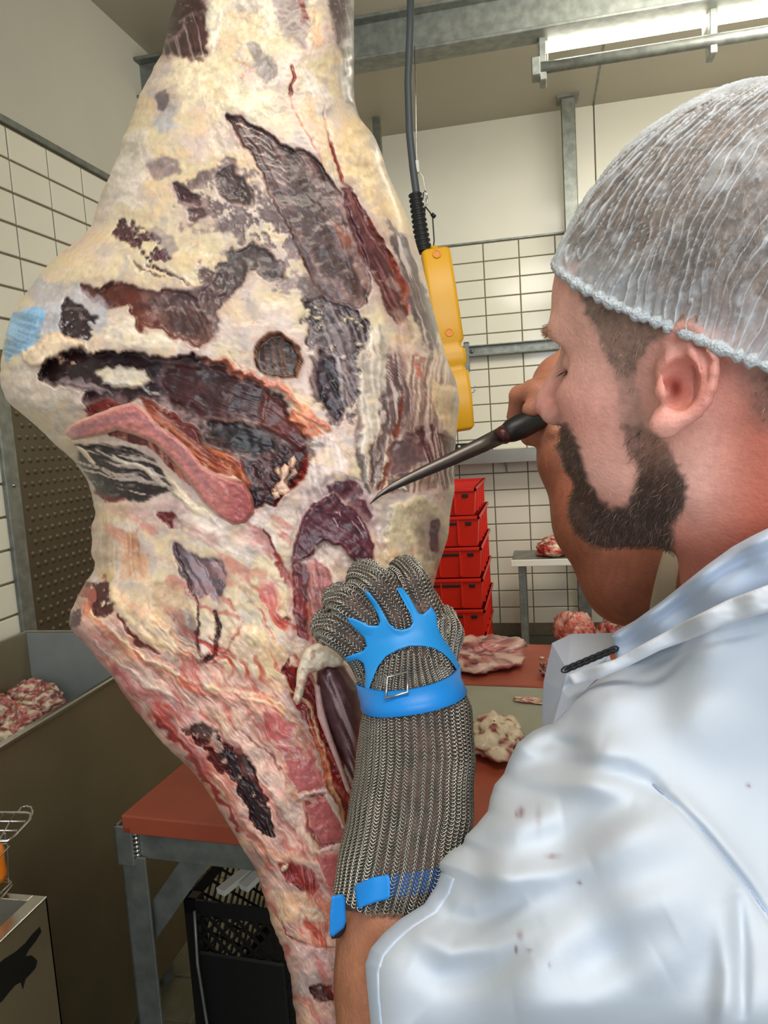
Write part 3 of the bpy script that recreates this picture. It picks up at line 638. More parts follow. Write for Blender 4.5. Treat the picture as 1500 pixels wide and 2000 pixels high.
lump('beef_cut', 'rounded red beef cut on the far red board under the raised elbow', tp(1120, 1255), (.055, .06, .055), 8, -.28, (190, 88, 70), G, amp=.22, fatc=(216, 150, 130))
lump('beef_cut', 'dark red beef cut behind the white apron on the table', tp(1205, 1262), (.055, .05, .05), 9, -.25, (150, 56, 48), G, amp=.25)
lump('beef_cut', 'small dark meat piece beside the white apron edge', tp(1080, 1320), (.03, .028, .028), 15, -.3, (130, 50, 44), G)
p = hit(1078, 1078, 2, stz); lump('beef_cut', 'red beef cut lying on the small grey steel table', (p[0]+.005, 3.93, stz+.004), (.085, .085, .06), 18, -.22, (176, 58, 46), amp=.25)
vl = [((0, 1385), (.055, .055, .05), 'large pink meat trimming in the vat at the left picture edge'), ((48, 1345), (.06, .05, .045), 'broad smooth meat trimming near the top of the vat pile'), ((8, 1325), (.05, .045, .04), 'pale-edged meat trimming furthest back in the vat pile'), ((75, 1370), (.055, .06, .04), 'fatty meat trimming in the middle of the vat pile'), ((45, 1400), (.05, .05, .04), 'lumpy meat trimming close to the near vat rim'),
      ((92, 1352), (.045, .04, .035), 'meat trimming at the right end of the main vat pile'), ((108, 1330), (.022, .022, .022), 'small upright meat scrap right of the vat pile'), ((156, 1338), (.028, .02, .014), 'lone small meat scrap near the vat corner'), ((-40, 1400), (.05, .05, .05), 'meat trimming mostly outside the left picture edge'), ((18, 1436), (.04, .04, .04), 'dark meat trimming lowest in the vat pile by the rim')]
for i, ((x, y), r_, lb) in enumerate(vl):
    zz_ = .83 if i not in (6, 7) else .80
    p = hit(x, y, 2, zz_); r_ = tuple(.86*q for q in r_); lump('meat_trimming', lb, (max(min(p[0], vx1-r_[0]*1.4), vx0+r_[0]*1.4), min(p[1], vy1-.11), zz_-.03), r_, 30+i, -.08, (164, 84, 82), 'meat trimmings in the steel vat', rz=i)
lump('meat_scrap', 'tiny red meat crumb on the floor tiles left of the spine', hit(506, 1803, 2, .0), (.011, .009, .004), 77, -.4, (150, 40, 30))
# ================================================================== hanging carcass
LO = [(-160,342),(-40,345),(0,345),(60,325),(100,318),(180,275),(250,250),(275,236),(290,238),(340,215),(400,190),(440,180),(470,150),(500,110),(540,75),(580,45),(620,20),(660,8),(700,2),(740,0),(780,10),(810,45),(850,90),(875,115),(900,145),(930,165),(960,178),(1000,187),(1016,186),(1022,174),(1032,175),(1040,181),(1080,178),(1110,187),(1140,165),(1170,150),(1195,137),(1225,133),(1240,150),(1280,185),(1330,225),(1370,250),(1400,275),(1450,315),(1500,370),(1550,410),(1600,440),(1650,470),(1700,500),(1750,515),(1800,530),(1850,550),(1900,566),(1950,572),(2000,580),(2060,592)]
RO = [(-160,690),(0,692),(100,692),(200,692),(230,702),(260,728),(300,745),(350,762),(400,785),(450,805),(500,820),(550,833),(600,845),(650,858),(700,872),(740,890),(780,897),(830,893),(870,890),(900,888),(960,888),(1000,880),(1050,875),(1080,865),(1110,855),(1150,845),(1200,822),(1300,760),(1400,735),(1500,715),(1600,705),(1700,696),(1850,688),(2060,684)]
MID = [(-160,.84),(0,.84),(300,.85),(700,.87),(1000,.85),(1200,.80),(1400,.77),(1700,.75),(2060,.73)]
THK = [(-160,.10),(0,.10),(300,.13),(700,.165),(950,.15),(1200,.095),(1400,.065),(1700,.05),(2060,.045)]
def itp(t, y): t = np.array(t, float); return np.interp(y, t[:, 0], t[:, 1])
_ys = np.arange(-165, 2066, 5.0); _k = np.exp(-np.linspace(-2, 2, 9)**2); _k /= _k.sum()
def smo(t, n=1):
    v = itp(t, _ys)
    for _ in range(n): v = np.convolve(np.pad(v, 4, mode='edge'), _k, 'valid')
    return v
_lo = smo(LO, 1); _ro = smo(RO, 1); _mid = smo(MID, 12); _thk = smo(THK, 12)
def cz_front(x, y):              # smooth front depth of the carcass without fine relief
    xl = np.interp(y, _ys, _lo); xr = np.interp(y, _ys, _ro); s = np.clip((x-xl)/(xr-xl), 0, 1)
    p = np.maximum(1-np.abs(2*s-1)**2.8, 0)**(1/2.4)
    return np.interp(y, _ys, _mid)-np.interp(y, _ys, _thk)*p
# --- paint list: kind, points, colour, feather, warp, opacity, relief(mm, + proud)
CR = (222, 200, 160); PK = (220, 196, 180); DK = (52, 26, 28); MU = (92, 62, 58)
FEAT = []
def pa(pts, col, fe=5, wp=9, op=1, h=-2.5, sk=None, th=0, lump=0): FEAT.append(('p', pts, col, fe, wp, op, h, sk, th, lump))
def li(pts, col, wd=5, wp=5, op=1, h=0, fe=3, rag=0): FEAT.append(('l', pts, col, fe, wp, op, h, wd, rag, 0))
# -------- upper thigh
pa([(200,60),(700,60),(700,-200),(200,-200)], (226,208,180), 40, 20, .7, 0)
pa([(345,-160),(388,-160),(388,20),(402,60),(408,95),(392,118),(360,120),(330,112),(305,100),(315,70),(335,30)], (100,64,60), 6, 8, 1, -2, (75,(196,182,172),.5))
pa([(345,-160),(380,-160),(385,15),(360,30),(345,60),(328,75)], (70,42,40), 8, 8, .85, 0)
pa([(545,-160),(600,-160),(596,60),(585,85),(560,60),(548,30)], (138,116,110), 14, 10, .75, 0)
pa([(488,85),(508,85),(526,120),(530,145),(515,155),(498,135)], (140,126,118), 10, 8, .85, -1)
pa([(462,-160),(500,-160),(505,25),(480,50),(455,20)], (196,178,160), 12, 8, .8, 0)
pa([(640,-160),(700,-160),(700,220),(682,190),(668,110),(648,60)], (124,104,100), 12, 9, .85, -1, (80,(206,194,182),.4))
pa([(600,20),(622,20),(622,90),(606,92)], (218,168,120), 12, 8, .6, 0)
pa([(400,-60),(430,-60),(430,60),(415,110),(400,60)], (238,224,196), 8, 6, .9, 2)
pa([(330,130),(420,120),(520,180),(560,240),(470,225),(360,210),(300,180)], (238,218,178), 20, 15, .8, 1)
pa([(300,180),(345,200),(352,245),(320,262),(298,240)], (182,178,180), 12, 10, .8, -1)
pa([(310,185),(322,180),(330,195),(320,215),(308,210)], (110,92,96), 6, 6, .7, -2)
pa([(240,255),(290,255),(300,330),(250,400),(190,430),(205,350)], (224,210,196), 20, 15, .7, 0)
li([(590,-10),(596,30),(588,45)], (170,60,40), 5, 5, .9)
li([(572,130),(577,150),(568,170),(567,188)], (150,48,30), 5, 5, 1, -1.5)
li([(567,188),(575,215),(590,240),(600,262),(612,285),(625,310),(636,348)], (206,120,90), 3, 5, .8)
li([(450,112),(480,122),(500,135)], (206,140,90), 4, 6, .6)
li([(632,205),(640,240),(650,285),(658,315),(672,355),(690,385)], (158,44,28), 4, 4, 1, -1.5)
pa([(690,228),(728,262),(760,350),(788,408),(768,428),(740,420),(700,380),(672,330),(662,280)], (236,206,160), 10, 8, .9, 2)
pa([(600,120),(650,200),(668,280),(662,300),(630,230),(590,160)], (236,220,206), 12, 8, .7, 1, (70,(246,236,226),.5))
pa([(640,300),(662,330),(680,400),(688,470),(700,560),(694,590),(676,520),(662,440),(648,380)], (228,212,192), 6, 6, .9, 1, (75,(200,180,170),.4))
# -------- big round muscle
pa([(444,232),(470,238),(500,252),(540,272),(580,298),(616,318),(642,342),(660,372),(678,408),(696,450),(706,480),(716,520),(724,565),(716,592),(690,592),(655,580),(622,556),(598,515),(580,480),(562,442),(546,410),(526,372),(510,336),(488,300),(468,268)], (98,62,56), 4, 5, 1, -5, (58,(150,116,106),.55))
pa([(560,330),(620,360),(670,450),(700,540),(700,570),(650,550),(610,490),(580,410)], (78,52,46), 18, 8, .8, 0)
for k in range(9): li([(462+8*k, 246+18*k), (490+9*k, 252+17*k), (525+9*k, 272+17*k)], (212,196,186), 2.0, 4, .8-.06*k, .6, 2)
# -------- right muscle strip
pa([(672,368),(692,386),(722,440),(752,480),(772,520),(790,570),(797,612),(782,640),(768,620),(742,560),(722,520),(702,480),(690,440),(680,405)], (116,62,62), 4, 5, 1, -3, (62,(168,110,104),.5))
li([(690,385),(710,410),(735,450),(750,475),(760,495),(768,515)], (120,40,30), 5, 4, 1, -1)
li([(762,500),(772,525),(785,555),(792,580),(797,605)], (170,58,34), 12, 6, .95, -2, 3, 1)
pa([(762,432),(798,462),(822,540),(845,620),(856,690),(836,672),(812,612),(800,560),(786,500)], (124,100,100), 8, 10, .9, -1, (72,(204,192,186),.9))
pa([(655,440),(672,452),(684,470),(676,480),(660,466)], (170,88,64), 5, 5, .8, 1)
# -------- mottled mid
pa([(345,350),(400,328),(450,322),(490,348),(530,388),(552,430),(575,475),(585,510),(545,500),(500,482),(462,462),(430,442),(400,430),(372,440),(350,420),(342,380)], (122,98,96), 14, 16, .9, -1.5, None, .20)
pa([(290,318),(318,308),(340,315),(345,330),(325,345),(298,345)], (130,110,112), 10, 8, .8, -2)
pa([(343,360),(368,366),(392,380),(388,393),(368,391),(352,378)], (88,52,54), 5, 7, .95, -4)
pa([(362,412),(385,404),(397,424),(380,432),(366,430)], (110,76,76), 7, 7, .8, -3)
pa([(424,336),(456,334),(486,364),(492,386),(470,396),(442,390),(424,370)], (96,74,68), 9, 8, .95, -3)
pa([(232,408),(240,425),(252,432),(282,440),(302,455),(318,472),(332,500),(342,520),(330,537),(312,530),(290,507),(270,482),(250,466),(228,462),(216,455),(230,440)], (92,50,54), 5, 7, 1, -4, (70,(170,150,156),.35), .15)
pa([(300,440),(330,455),(350,490),(340,500),(318,470)], (150,132,136), 8, 8, .6, -1)
for k in range(5): li([(240+22*k, 506+5*k), (268+22*k, 530+3*k), (300+22*k, 538+4*k)], (120,84,80) if k % 2 else (236,214,180), 4, 8, .8, -2 if k % 2 else 2, 4)
pa([(452,494),(490,484),(522,500),(545,522),(548,548),(530,546),(500,518),(480,526),(456,562),(446,592),(430,582),(440,552),(416,570),(402,602),(398,570),(408,545),(438,512)], (94,74,68), 8, 9, .95, -3)
pa([(395,520),(440,500),(450,560),(420,620),(400,600),(370,580),(345,572),(385,560)], (96,66,64), 10, 12, .9, -2, None, .2)
pa([(500,440),(580,500),(590,560),(560,580),(520,560),(540,520)], (136,112,108), 12, 14, .85, -1, None, .18)
pa([(160,562),(182,570),(212,560),(242,558),(272,570),(302,575),(342,570),(362,575),(386,588),(398,612),(408,638),(412,655),(404,672),(394,680),(370,668),(346,655),(328,636),(310,630),(286,625),(276,642),(270,636),(264,610),(246,592),(226,593),(205,598),(186,590),(166,576)], (122,56,40), 4, 6, 1, -6, (65,(84,36,28),.5))
pa([(290,580),(370,578),(400,630),(405,665),(370,660),(330,620)], (84,44,36), 14, 6, .8, -1)
pa([(70,548),(140,560),(200,590),(215,640),(200,668),(150,660),(100,660),(75,640),(60,600)], (176,178,188), 12, 12, .7, -1)
pa([(115,598),(132,588),(152,600),(168,612),(188,622),(192,636),(182,656),(160,652),(130,650),(122,630)], (58,34,38), 5, 8, 1, -5, None, .2)
pa([(18,622),(44,600),(70,596),(86,610),(84,636),(80,662),(60,682),(35,692),(12,712),(6,680),(10,650)], (120,170,206), 6, 6, .95, 0, (20,(170,205,228),.5))
pa([(200,650),(260,610),(270,645),(330,650),(370,690),(300,690),(230,672)], (234,214,188), 12, 9, .9, 2)
pa([(300,600),(345,575),(400,560),(440,580),(420,640),(410,600),(380,590)], (104,72,70), 10, 10, .8, -1)
pa([(590,540),(640,560),(690,590),(690,620),(640,610),(600,590)], (112,88,86), 12, 12, .8, -1)
pa([(640,90),(690,80),(692,150),(676,200),(652,150)], (190,176,166), 14, 10, .5, 0, (84,(236,226,214),.6))
# -------- dark pelvic cavity
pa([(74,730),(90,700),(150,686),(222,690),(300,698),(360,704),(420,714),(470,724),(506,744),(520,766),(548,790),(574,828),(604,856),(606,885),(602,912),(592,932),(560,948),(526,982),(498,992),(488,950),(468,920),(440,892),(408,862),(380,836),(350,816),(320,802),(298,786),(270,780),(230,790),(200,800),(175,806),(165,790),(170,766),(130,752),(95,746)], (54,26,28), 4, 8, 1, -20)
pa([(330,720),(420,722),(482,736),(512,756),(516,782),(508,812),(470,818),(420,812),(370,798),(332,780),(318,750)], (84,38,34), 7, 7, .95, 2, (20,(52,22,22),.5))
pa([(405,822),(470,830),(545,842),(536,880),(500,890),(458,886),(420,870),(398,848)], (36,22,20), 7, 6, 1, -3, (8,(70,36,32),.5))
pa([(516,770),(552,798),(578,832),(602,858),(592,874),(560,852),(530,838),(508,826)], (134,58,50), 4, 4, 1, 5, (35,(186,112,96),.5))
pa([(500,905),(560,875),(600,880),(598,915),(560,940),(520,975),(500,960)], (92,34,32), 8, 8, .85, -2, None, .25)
li([(400,812),(440,822),(500,826),(545,842)], (150,110,96), 3, 3, .8, 1.5)
li([(514,765),(518,790),(508,822)], (190,120,90), 2, 3, .7, 1)
pa([(198,716),(240,714),(278,728),(292,748),(272,764),(236,756),(206,746),(192,730)], (228,212,186), 6, 8, .95, 5)
pa([(84,742),(130,738),(180,752),(225,762),(200,775),(150,768),(100,756)], (160,142,138), 7, 9, .8, 3, (12,(70,45,48),.6))
li([(200,748),(240,745),(262,755),(300,768)], (214,206,196), 4, 7, .8, 3)
li([(262,690),(300,700),(345,705)], (150,128,124), 6, 6, .5, 1)
pa([(110,698),(120,690),(126,700),(118,712)], (224,176,140), 2, 3, .9, 3); pa([(138,706),(146,704),(148,712),(140,714)], (224,176,140), 2, 3, .9, 3)
# fat roll
pa([(36,690),(62,680),(96,654),(108,647),(138,652),(166,664),(166,676),(132,686),(96,692),(90,702),(76,713),(50,716),(38,702)], (238,206,170), 4, 6, 1, 9)
pa([(10,720),(60,722),(130,760),(160,790),(165,830),(150,850),(100,850),(50,800),(20,770)], (216,196,176), 14, 12, .8, 3)
pa([(110,775),(160,770),(180,800),(160,825),(120,815)], (196,176,160), 12, 8, .7, 0)
# -------- orange rim of cavity
li([(410,712),(440,712),(480,724),(512,742),(545,760),(575,792),(605,812),(640,832)], (228,128,98), 9, 9, .9, 5, 5, 1)
pa([(572,800),(604,820),(636,850),(632,874),(612,868),(590,842),(566,820)], (218,130,86), 4, 4, 1, 3, (45,(150,60,44),.5))
pa([(560,640),(600,680),(620,740),(640,820),(600,800),(560,750)], (226,196,180), 14, 12, .6, 1)
pa([(600,850),(640,845),(680,900),(680,960),(620,970),(600,930)], (230,206,196), 10, 9, .9, 2, (80,(244,226,220),.5))
# -------- marrow + bone surroundings
pa([(280,782),(315,795),(345,815),(372,838),(402,865),(440,885),(475,915),(490,950),(470,940),(440,930),(400,912),(368,872),(330,835),(300,812)], (176,70,42), 5, 6, 1, 3, (35,(222,140,90),.6))
pa([(318,800),(345,822),(372,850),(392,862),(380,840),(350,815)], (120,34,26), 4, 5, .9, 0)
pa([(168,805),(215,780),(235,790),(210,808),(178,818)], (150,48,40), 4, 5, .95, 3)
pa([(395,905),(425,925),(470,935),(482,945),(440,945),(405,930)], (236,190,170), 5, 6, .9, 3)
pa([(205,834),(250,838),(300,852),(342,882),(372,928),(384,945),(368,940),(352,925),(320,895),(290,872),(250,862),(214,852)], (132,44,36), 4, 5, 1, -1, (78,(206,140,112),.7))
pa([(130,855),(200,862),(250,872),(300,900),(350,950),(385,985),(410,1000),(430,1030),(380,1000),(330,960),(300,915),(240,880),(150,872)], (236,212,178), 5, 6, 1, 2)
li([(545,920),(555,940),(540,958),(552,968)], (234,190,160), 8, 4, 1, 6); li([(568,905),(575,925),(562,935)], (236,198,172), 7, 3, 1, 6)
li([(598,885),(600,915),(592,935),(560,952),(530,985)], (160,36,28), 6, 4, .9, 1)
# -------- striped muscle
pa([(150,872),(200,874),(260,884),(300,905),(322,935),(330,956),(300,972),(260,978),(225,984),(195,968),(180,942),(160,912)], (58,42,44), 5, 6, 1, -4, (14,(204,184,168),1.1))
for a, b in (((150,874),(170,892)), ((162,885),(182,905))): li([a, b], (232,210,176), 6, 3, 1, 3)
li([(190,880),(240,905),(300,920)], (206,186,170), 3, 4, .9, 1); li([(200,920),(260,935),(320,950)], (196,172,160), 5, 4, .9, 1)
li([(225,895),(290,925),(340,965),(365,985)], (222,200,176), 6, 5, .9, 2)
li([(187,965),(220,978),(250,980)], (140,30,30), 5, 5, .8, -1)
pa([(185,985),(260,985),(330,975),(380,1000),(330,1010),(280,1015),(210,1000)], (226,190,178), 8, 8, .85, 1)
# -------- flank membrane
pa([(182,1000),(215,1005),(232,1080),(228,1130),(200,1150),(180,1110)], (206,172,134), 9, 7, .85, -1, (86,(228,204,176),.7))
pa([(230,1035),(270,1040),(290,1100),(285,1140),(240,1130)], (212,158,116), 10, 8, .9, -2, (86,(228,190,160),.5))
pa([(198,1110),(215,1105),(225,1140),(205,1145)], (176,156,96), 8, 6, .6, 0)
pa([(310,1003),(332,1000),(352,1020),(356,1032),(328,1026)], (130,34,34), 3, 5, 1, -2)
pa([(330,1010),(420,1000),(520,1010),(545,1060),(500,1100),(440,1080),(380,1060),(340,1050)], (236,214,202), 12, 10, .8, 1, (30,(210,160,150),.4))
pa([(480,1020),(520,1040),(545,1085),(530,1100),(500,1070)], (186,126,116), 6, 7, .85, -1); li([(515,1035),(535,1065),(548,1090)], (120,34,34), 3, 5, .9)
pa([(342,1064),(390,1088),(432,1100),(442,1120),(432,1150),(424,1176),(410,1156),(392,1162),(370,1142),(354,1112)], (122,98,104), 5, 6, .95, -3, (60,(176,160,166),.7))
li([(346,1068),(362,1108),(372,1140),(386,1172),(388,1200)], (60,26,32), 4, 6, 1, -2)
li([(365,1150),(395,1185),(440,1200),(480,1215)], (176,84,76), 4, 8, .7, 0, 4)
pa([(280,1130),(340,1128),(372,1172),(388,1232),(392,1292),(362,1272),(330,1232),(298,1182)], (204,170,136), 9, 8, .9, -1)
pa([(340,1195),(370,1190),(385,1235),(380,1262),(352,1240)], (130,112,104), 12, 8, .8, -1)
pa([(480,1150),(500,1145),(502,1185),(482,1188)], (206,184,150), 5, 4, .7, 0)
pa([(510,1130),(545,1140),(552,1190),(535,1210),(512,1180)], (226,140,140), 12, 6, .75, 0)
li([(540,1080),(556,1110),(566,1150),(570,1190)], (180,54,40), 10, 6, .95, -1, 4, 1)
pa([(560,1150),(575,1150),(576,1200),(568,1260),(560,1230)], (222,170,158), 5, 5, .9, 2)
pa([(430,1240),(480,1215),(540,1240),(560,1280),(520,1300),(460,1290)], (234,196,160), 12, 8, .8, 2)
pa([(480,1235),(515,1235),(520,1262),(490,1270)], (240,212,160), 8, 5, .9, 2)
li([(425,1195),(430,1225),(420,1250),(425,1280),(402,1300),(394,1306)], (62,18,20), 6, 6, 1, -4, 3, 1)
li([(388,1200),(386,1240),(390,1275),(398,1300)], (84,26,26), 4, 6, 1, -2)
li([(395,1310),(420,1300),(440,1285),(470,1225)], (186,60,44), 4, 7, .7, 0, 5)
li([(555,1205),(560,1206),(566,1212)], (60,16,16), 5, 3, 1, -3)
# -------- central muscle pocket by the hand
pa([(585,965),(640,935),(700,935),(735,965),(745,1020),(740,1100),(730,1140),(660,1150),(600,1130),(575,1110),(572,1060)], (214,184,176), 8, 8, .9, -2, (75,(232,210,204),.5))
pa([(638,952),(660,944),(690,947),(702,964),(672,972),(646,966)], (104,44,56), 4, 5, 1, 0)
pa([(688,972),(712,985),(728,1008),(720,1018),(700,1002),(682,988)], (106,46,58), 4, 5, 1, 0)
pa([(574,1096),(578,1060),(590,1020),(616,985),(650,970),(664,986),(692,1000),(714,1030),(728,1070),(726,1098),(705,1106),(690,1090),(665,1066),(640,1058),(620,1062),(605,1082),(588,1092)], (100,42,54), 3, 4, 1, 4, (40,(132,64,74),.35))
for q in (((640,1000),(662,1000),(668,1012)), ((655,1012),(662,1030)), ((690,1020),(712,1055)), ((700,1012),(718,1040))): li(q, (206,170,172), 1.6, 3, .9, .5, 2)
pa([(612,1066),(640,1060),(672,1076),(692,1100),(695,1125),(678,1122),(648,1112),(622,1092)], (190,164,148), 5, 4, 1, -2, (40,(214,196,182),.4))
pa([(574,1102),(602,1108),(606,1180),(602,1250),(584,1242),(577,1180)], (134,62,64), 4, 4, 1, 1, (88,(166,96,92),.5))
pa([(604,1098),(640,1110),(665,1180),(650,1260),(606,1255)], (170,102,98), 6, 6, 1, -2, (75,(214,160,150),.6))
# -------- right flank, long fibres
pa([(705,690),(880,700),(895,760),(890,900),(880,960),(840,955),(790,962),(755,965),(735,955),(705,905),(690,800)], (160,126,112), 14, 12, .95, 0, (96,(220,196,172),1.0))
pa([(770,600),(800,620),(812,700),(800,720),(780,680)], (190,150,130), 10, 10, .7, 0, (75,(220,200,190),.7))
pa([(820,690),(836,700),(836,745),(822,735)], (176,92,72), 7, 7, .85, -1, None, .2)
pa([(730,700),(780,700),(800,780),(780,850),(740,820)], (118,84,80), 14, 12, .85, -1, (85,(206,190,182),.9))
li([(782,770),(778,840),(768,890),(756,930),(744,955)], (146,66,42), 8, 5, .95, -1.5)
li([(745,700),(752,780),(748,860),(738,930)], (112,86,80), 7, 8, .8, -2, 5)
pa([(800,850),(850,830),(885,860),(888,930),(872,960),(850,920),(820,900)], (116,66,68), 8, 9, .95, -2, (78,(206,176,166),.9))
pa([(775,870),(805,860),(815,900),(795,930),(775,915)], (124,92,92), 8, 8, .85, -2)
li([(700,860),(706,920),(722,960)], (120,104,92), 9, 7, .8, -1, 6); li([(730,850),(728,900),(735,945)], (104,70,66), 6, 6, .8, -2, 5)
pa([(845,740),(895,760),(892,860),(870,830),(850,790)], (232,204,160), 8, 8, .9, 2, (95,(206,160,120),.5))
pa([(765,985),(820,975),(870,1000),(882,1050),(868,1110),(845,1165),(800,1160),(760,1110),(752,1040)], (208,188,150), 7, 7, 1, 3)
pa([(820,1020),(850,1010),(866,1040),(860,1080),(830,1085),(815,1050)], (160,140,116), 12, 9, .85, -1); pa([(845,1020),(858,1016),(856,1042),(842,1040)], (94,50,62), 5, 5, .95, -1); pa([(842,1045),(856,1048),(855,1072),(846,1070)], (100,62,76), 6, 5, .9, -1)
pa([(845,1100),(870,1080),(860,1130),(840,1160)], (206,140,124), 9, 7, .8, 0)
li([(758,955),(775,950),(790,955)], (244,238,226), 7, 4, .9, 3)
# -------- dark mid-right muscle
pa([(590,598),(640,578),(690,606),(712,650),(706,700),(706,760),(682,812),(650,822),(628,792),(622,740),(612,690),(594,640)], (76,58,60), 7, 12, 1, -3, (68,(172,158,156),.6), -.1)
pa([(625,688),(650,700),(668,740),(672,790),(656,816),(634,790),(626,740)], (44,28,36), 6, 6, 1, -4, (68,(110,90,96),.5))
li([(650,690),(665,720),(668,760),(672,800)], (196,184,182), 5, 7, .8, 1, 5); li([(640,590),(665,640),(690,690),(700,760)], (150,136,136), 7, 8, .5, 1, 8)
pa([(503,688),(512,670),(528,655),(545,654),(562,666),(582,684),(588,710),(576,736),(552,740),(520,728),(503,712)], (70,42,30), 3, 3, 1, -14, (84,(128,84,60),.6))
li([(500,700),(510,668),(530,651),(550,652),(575,668),(590,700),(580,738)], (222,150,112), 3, 4, .8, 3)
pa([(712,640),(740,640),(760,740),(740,800),(720,900),(700,860),(705,740)], (206,190,170), 9, 9, .9, 1, (82,(236,222,200),.8))
# -------- lower half: split spine
pa([(60,1170),(150,1150),(400,1300),(560,1330),(700,1600),(760,2100),(300,2100)], (210,160,144), 16, 10, .95, 0, (52,(232,190,172),.45))
pa([(140,1170),(165,1140),(200,1120),(215,1160),(200,1190),(170,1195)], (166,66,52), 7, 9, .8, -1, None, .3)
pa([(180,1148),(214,1146),(216,1170),(200,1196),(186,1186)], (84,26,24), 6, 16, .95, -4, None, .1)
pa([(126,1200),(146,1186),(152,1206),(138,1236)], (72,34,42), 8, 12, .9, 0, None, .05)
pa([(215,1150),(300,1190),(340,1240),(380,1300),(330,1290),(270,1240),(220,1200)], (236,204,164), 8, 9, .9, 4)
li([(225,1195),(245,1225),(275,1255),(300,1275)], (128,34,28), 6, 8, .9, -3, 3, 1)
li([(160,1180),(200,1225),(250,1270),(320,1310),(380,1345),(440,1360)], (222,128,92), 10, 9, .85, 1, 6)
li([(180,1195),(230,1245),(290,1290),(360,1325),(430,1345),(500,1360)], (240,212,178), 4, 6, .9, 2, 3)
pa([(150,1225),(200,1250),(280,1320),(350,1380),(430,1420),(410,1440),(340,1420),(270,1370),(200,1290)], (206,150,142), 10, 8, .85, 0, (42,(182,110,104),.5))
li([(175,1240),(240,1300),(310,1350),(370,1385)], (240,216,194), 3, 6, .9, 1.5)
li([(215,1290),(260,1350),(320,1410),(370,1455),(420,1520)], (196,104,100), 10, 8, .8, 0, 6)
li([(300,1400),(350,1450),(390,1500),(430,1560),(470,1620)], (176,46,44), 6, 7, .85, 0, 4)
pa([(300,1375),(330,1380),(345,1400),(320,1410)], (190,84,76), 6, 6, .8, 0)
pa([(400,1350),(470,1355),(540,1375),(580,1420),(620,1480),(600,1490),(560,1430),(500,1400),(440,1390)], (222,164,140), 10, 8, .9, 2, (35,(190,120,106),.5))
for k in range(5): li([(440+10*k,1335+9*k),(500+10*k,1345+10*k),(550+8*k,1370+12*k),(590+5*k,1420+14*k),(620+3*k,1470+12*k)], (238,208,160) if k % 2 else (196,110,88), 3.5, 5, .75, 1.5 if k % 2 else -1, 3)
pa([(520,1390),(570,1410),(570,1450),(530,1440)], (190,90,88), 8, 8, .8, 0)
pa([(362,1424),(386,1418),(422,1430),(442,1460),(472,1480),(502,1502),(512,1540),(528,1590),(530,1628),(510,1632),(494,1600),(480,1570),(458,1532),(430,1502),(408,1470),(380,1446)], (44,16,18), 4, 10, 1, -6, None, -.12)
pa([(440,1450),(470,1455),(480,1480),(455,1485)], (196,140,128), 5, 9, .6, 1, None, .4)
pa([(560,1300),(590,1310),(612,1345),(628,1385),(642,1425),(660,1470),(680,1530),(694,1590),(690,1620),(676,1600),(656,1560),(636,1500),(612,1445),(590,1400),(575,1360)], (160,30,22), 5, 7, 1, -3, None, 0, 3)
li([(565,1290),(560,1310),(585,1340),(600,1370)], (120,16,16), 6, 7, .9, -2, 3, 1)
li([(560,1340),(600,1380),(620,1430),(640,1490),(662,1560),(680,1620)], (226,176,130), 5, 6, .9, 2.5, 3)
li([(590,1390),(625,1470),(650,1540),(672,1600)], (206,130,70), 4, 6, .85, 1, 3)
pa([(545,1462),(600,1470),(640,1540),(600,1550),(560,1520)], (184,92,88), 7, 7, .9, 0, None, .1)
pa([(590,1565),(640,1550),(672,1610),(684,1650),(630,1655),(600,1620)], (172,78,76), 7, 6, .95, 0, None, .1)
li([(580,1565),(610,1550),(640,1548)], (240,214,204), 7, 5, .95, 3); li([(618,1660),(650,1652),(690,1650)], (236,200,190), 6, 5, .9, 2)
li([(640,1545),(655,1580),(672,1615)], (240,214,196), 6, 5, .8, 2)
pa([(620,1670),(690,1665),(690,1720),(650,1740),(625,1720)], (190,100,98), 8, 7, .8, 0)
li([(455,1430),(500,1470),(530,1530),(560,1580),(600,1650),(640,1720)], (236,200,178), 7, 9, .8, 2, 5); li([(490,1420),(540,1480),(580,1560),(620,1640)], (210,150,120), 5, 8, .8, -1, 4)
li([(470,1425),(520,1470),(545,1500)], (130,60,50), 3, 6, .7, -1.5)
pa([(545,1690),(580,1685),(610,1700),(622,1735),(600,1740),(560,1720)], (160,44,44), 5, 8, 1, -2, (80,(220,150,136),.5))
pa([(510,1650),(560,1640),(600,1660),(580,1690),(540,1680)], (212,140,126), 8, 9, .8, 1, None, .2)
pa([(545,1750),(600,1740),(660,1770),(640,1800),(570,1800)], (232,180,140), 10, 9, .8, 1)
pa([(585,1800),(630,1800),(630,1850),(600,1850)], (206,104,80), 7, 8, .85, -1, (80,(236,196,176),.7))
li([(548,1790),(560,1830),(610,1852),(655,1848)], (150,66,56), 2.5, 4, .8, -1.5)
pa([(565,1850),(660,1855),(690,1900),(590,1905)], (226,180,172), 10, 8, .85, 2)
pa([(575,1910),(620,1905),(650,1925),(640,1950),(590,1945)], (168,150,146), 9, 9, .75, 0); pa([(615,1930),(635,1928),(640,1950),(622,1950)], (84,34,28), 4, 6, .95, -4)
pa([(585,1960),(690,1955),(690,2070),(590,2070)], (206,150,140), 10, 9, .8, 0, None, .2)
li([(612,1750),(618,1775),(630,1785)], (240,222,196), 8, 7, .9, 3); li([(500,1700),(520,1760),(540,1830),(556,1890)], (228,176,150), 7, 6, .8, 1, 5)
li([(560,1690),(552,1700)], (236,214,170), 7, 4, .9, 3)

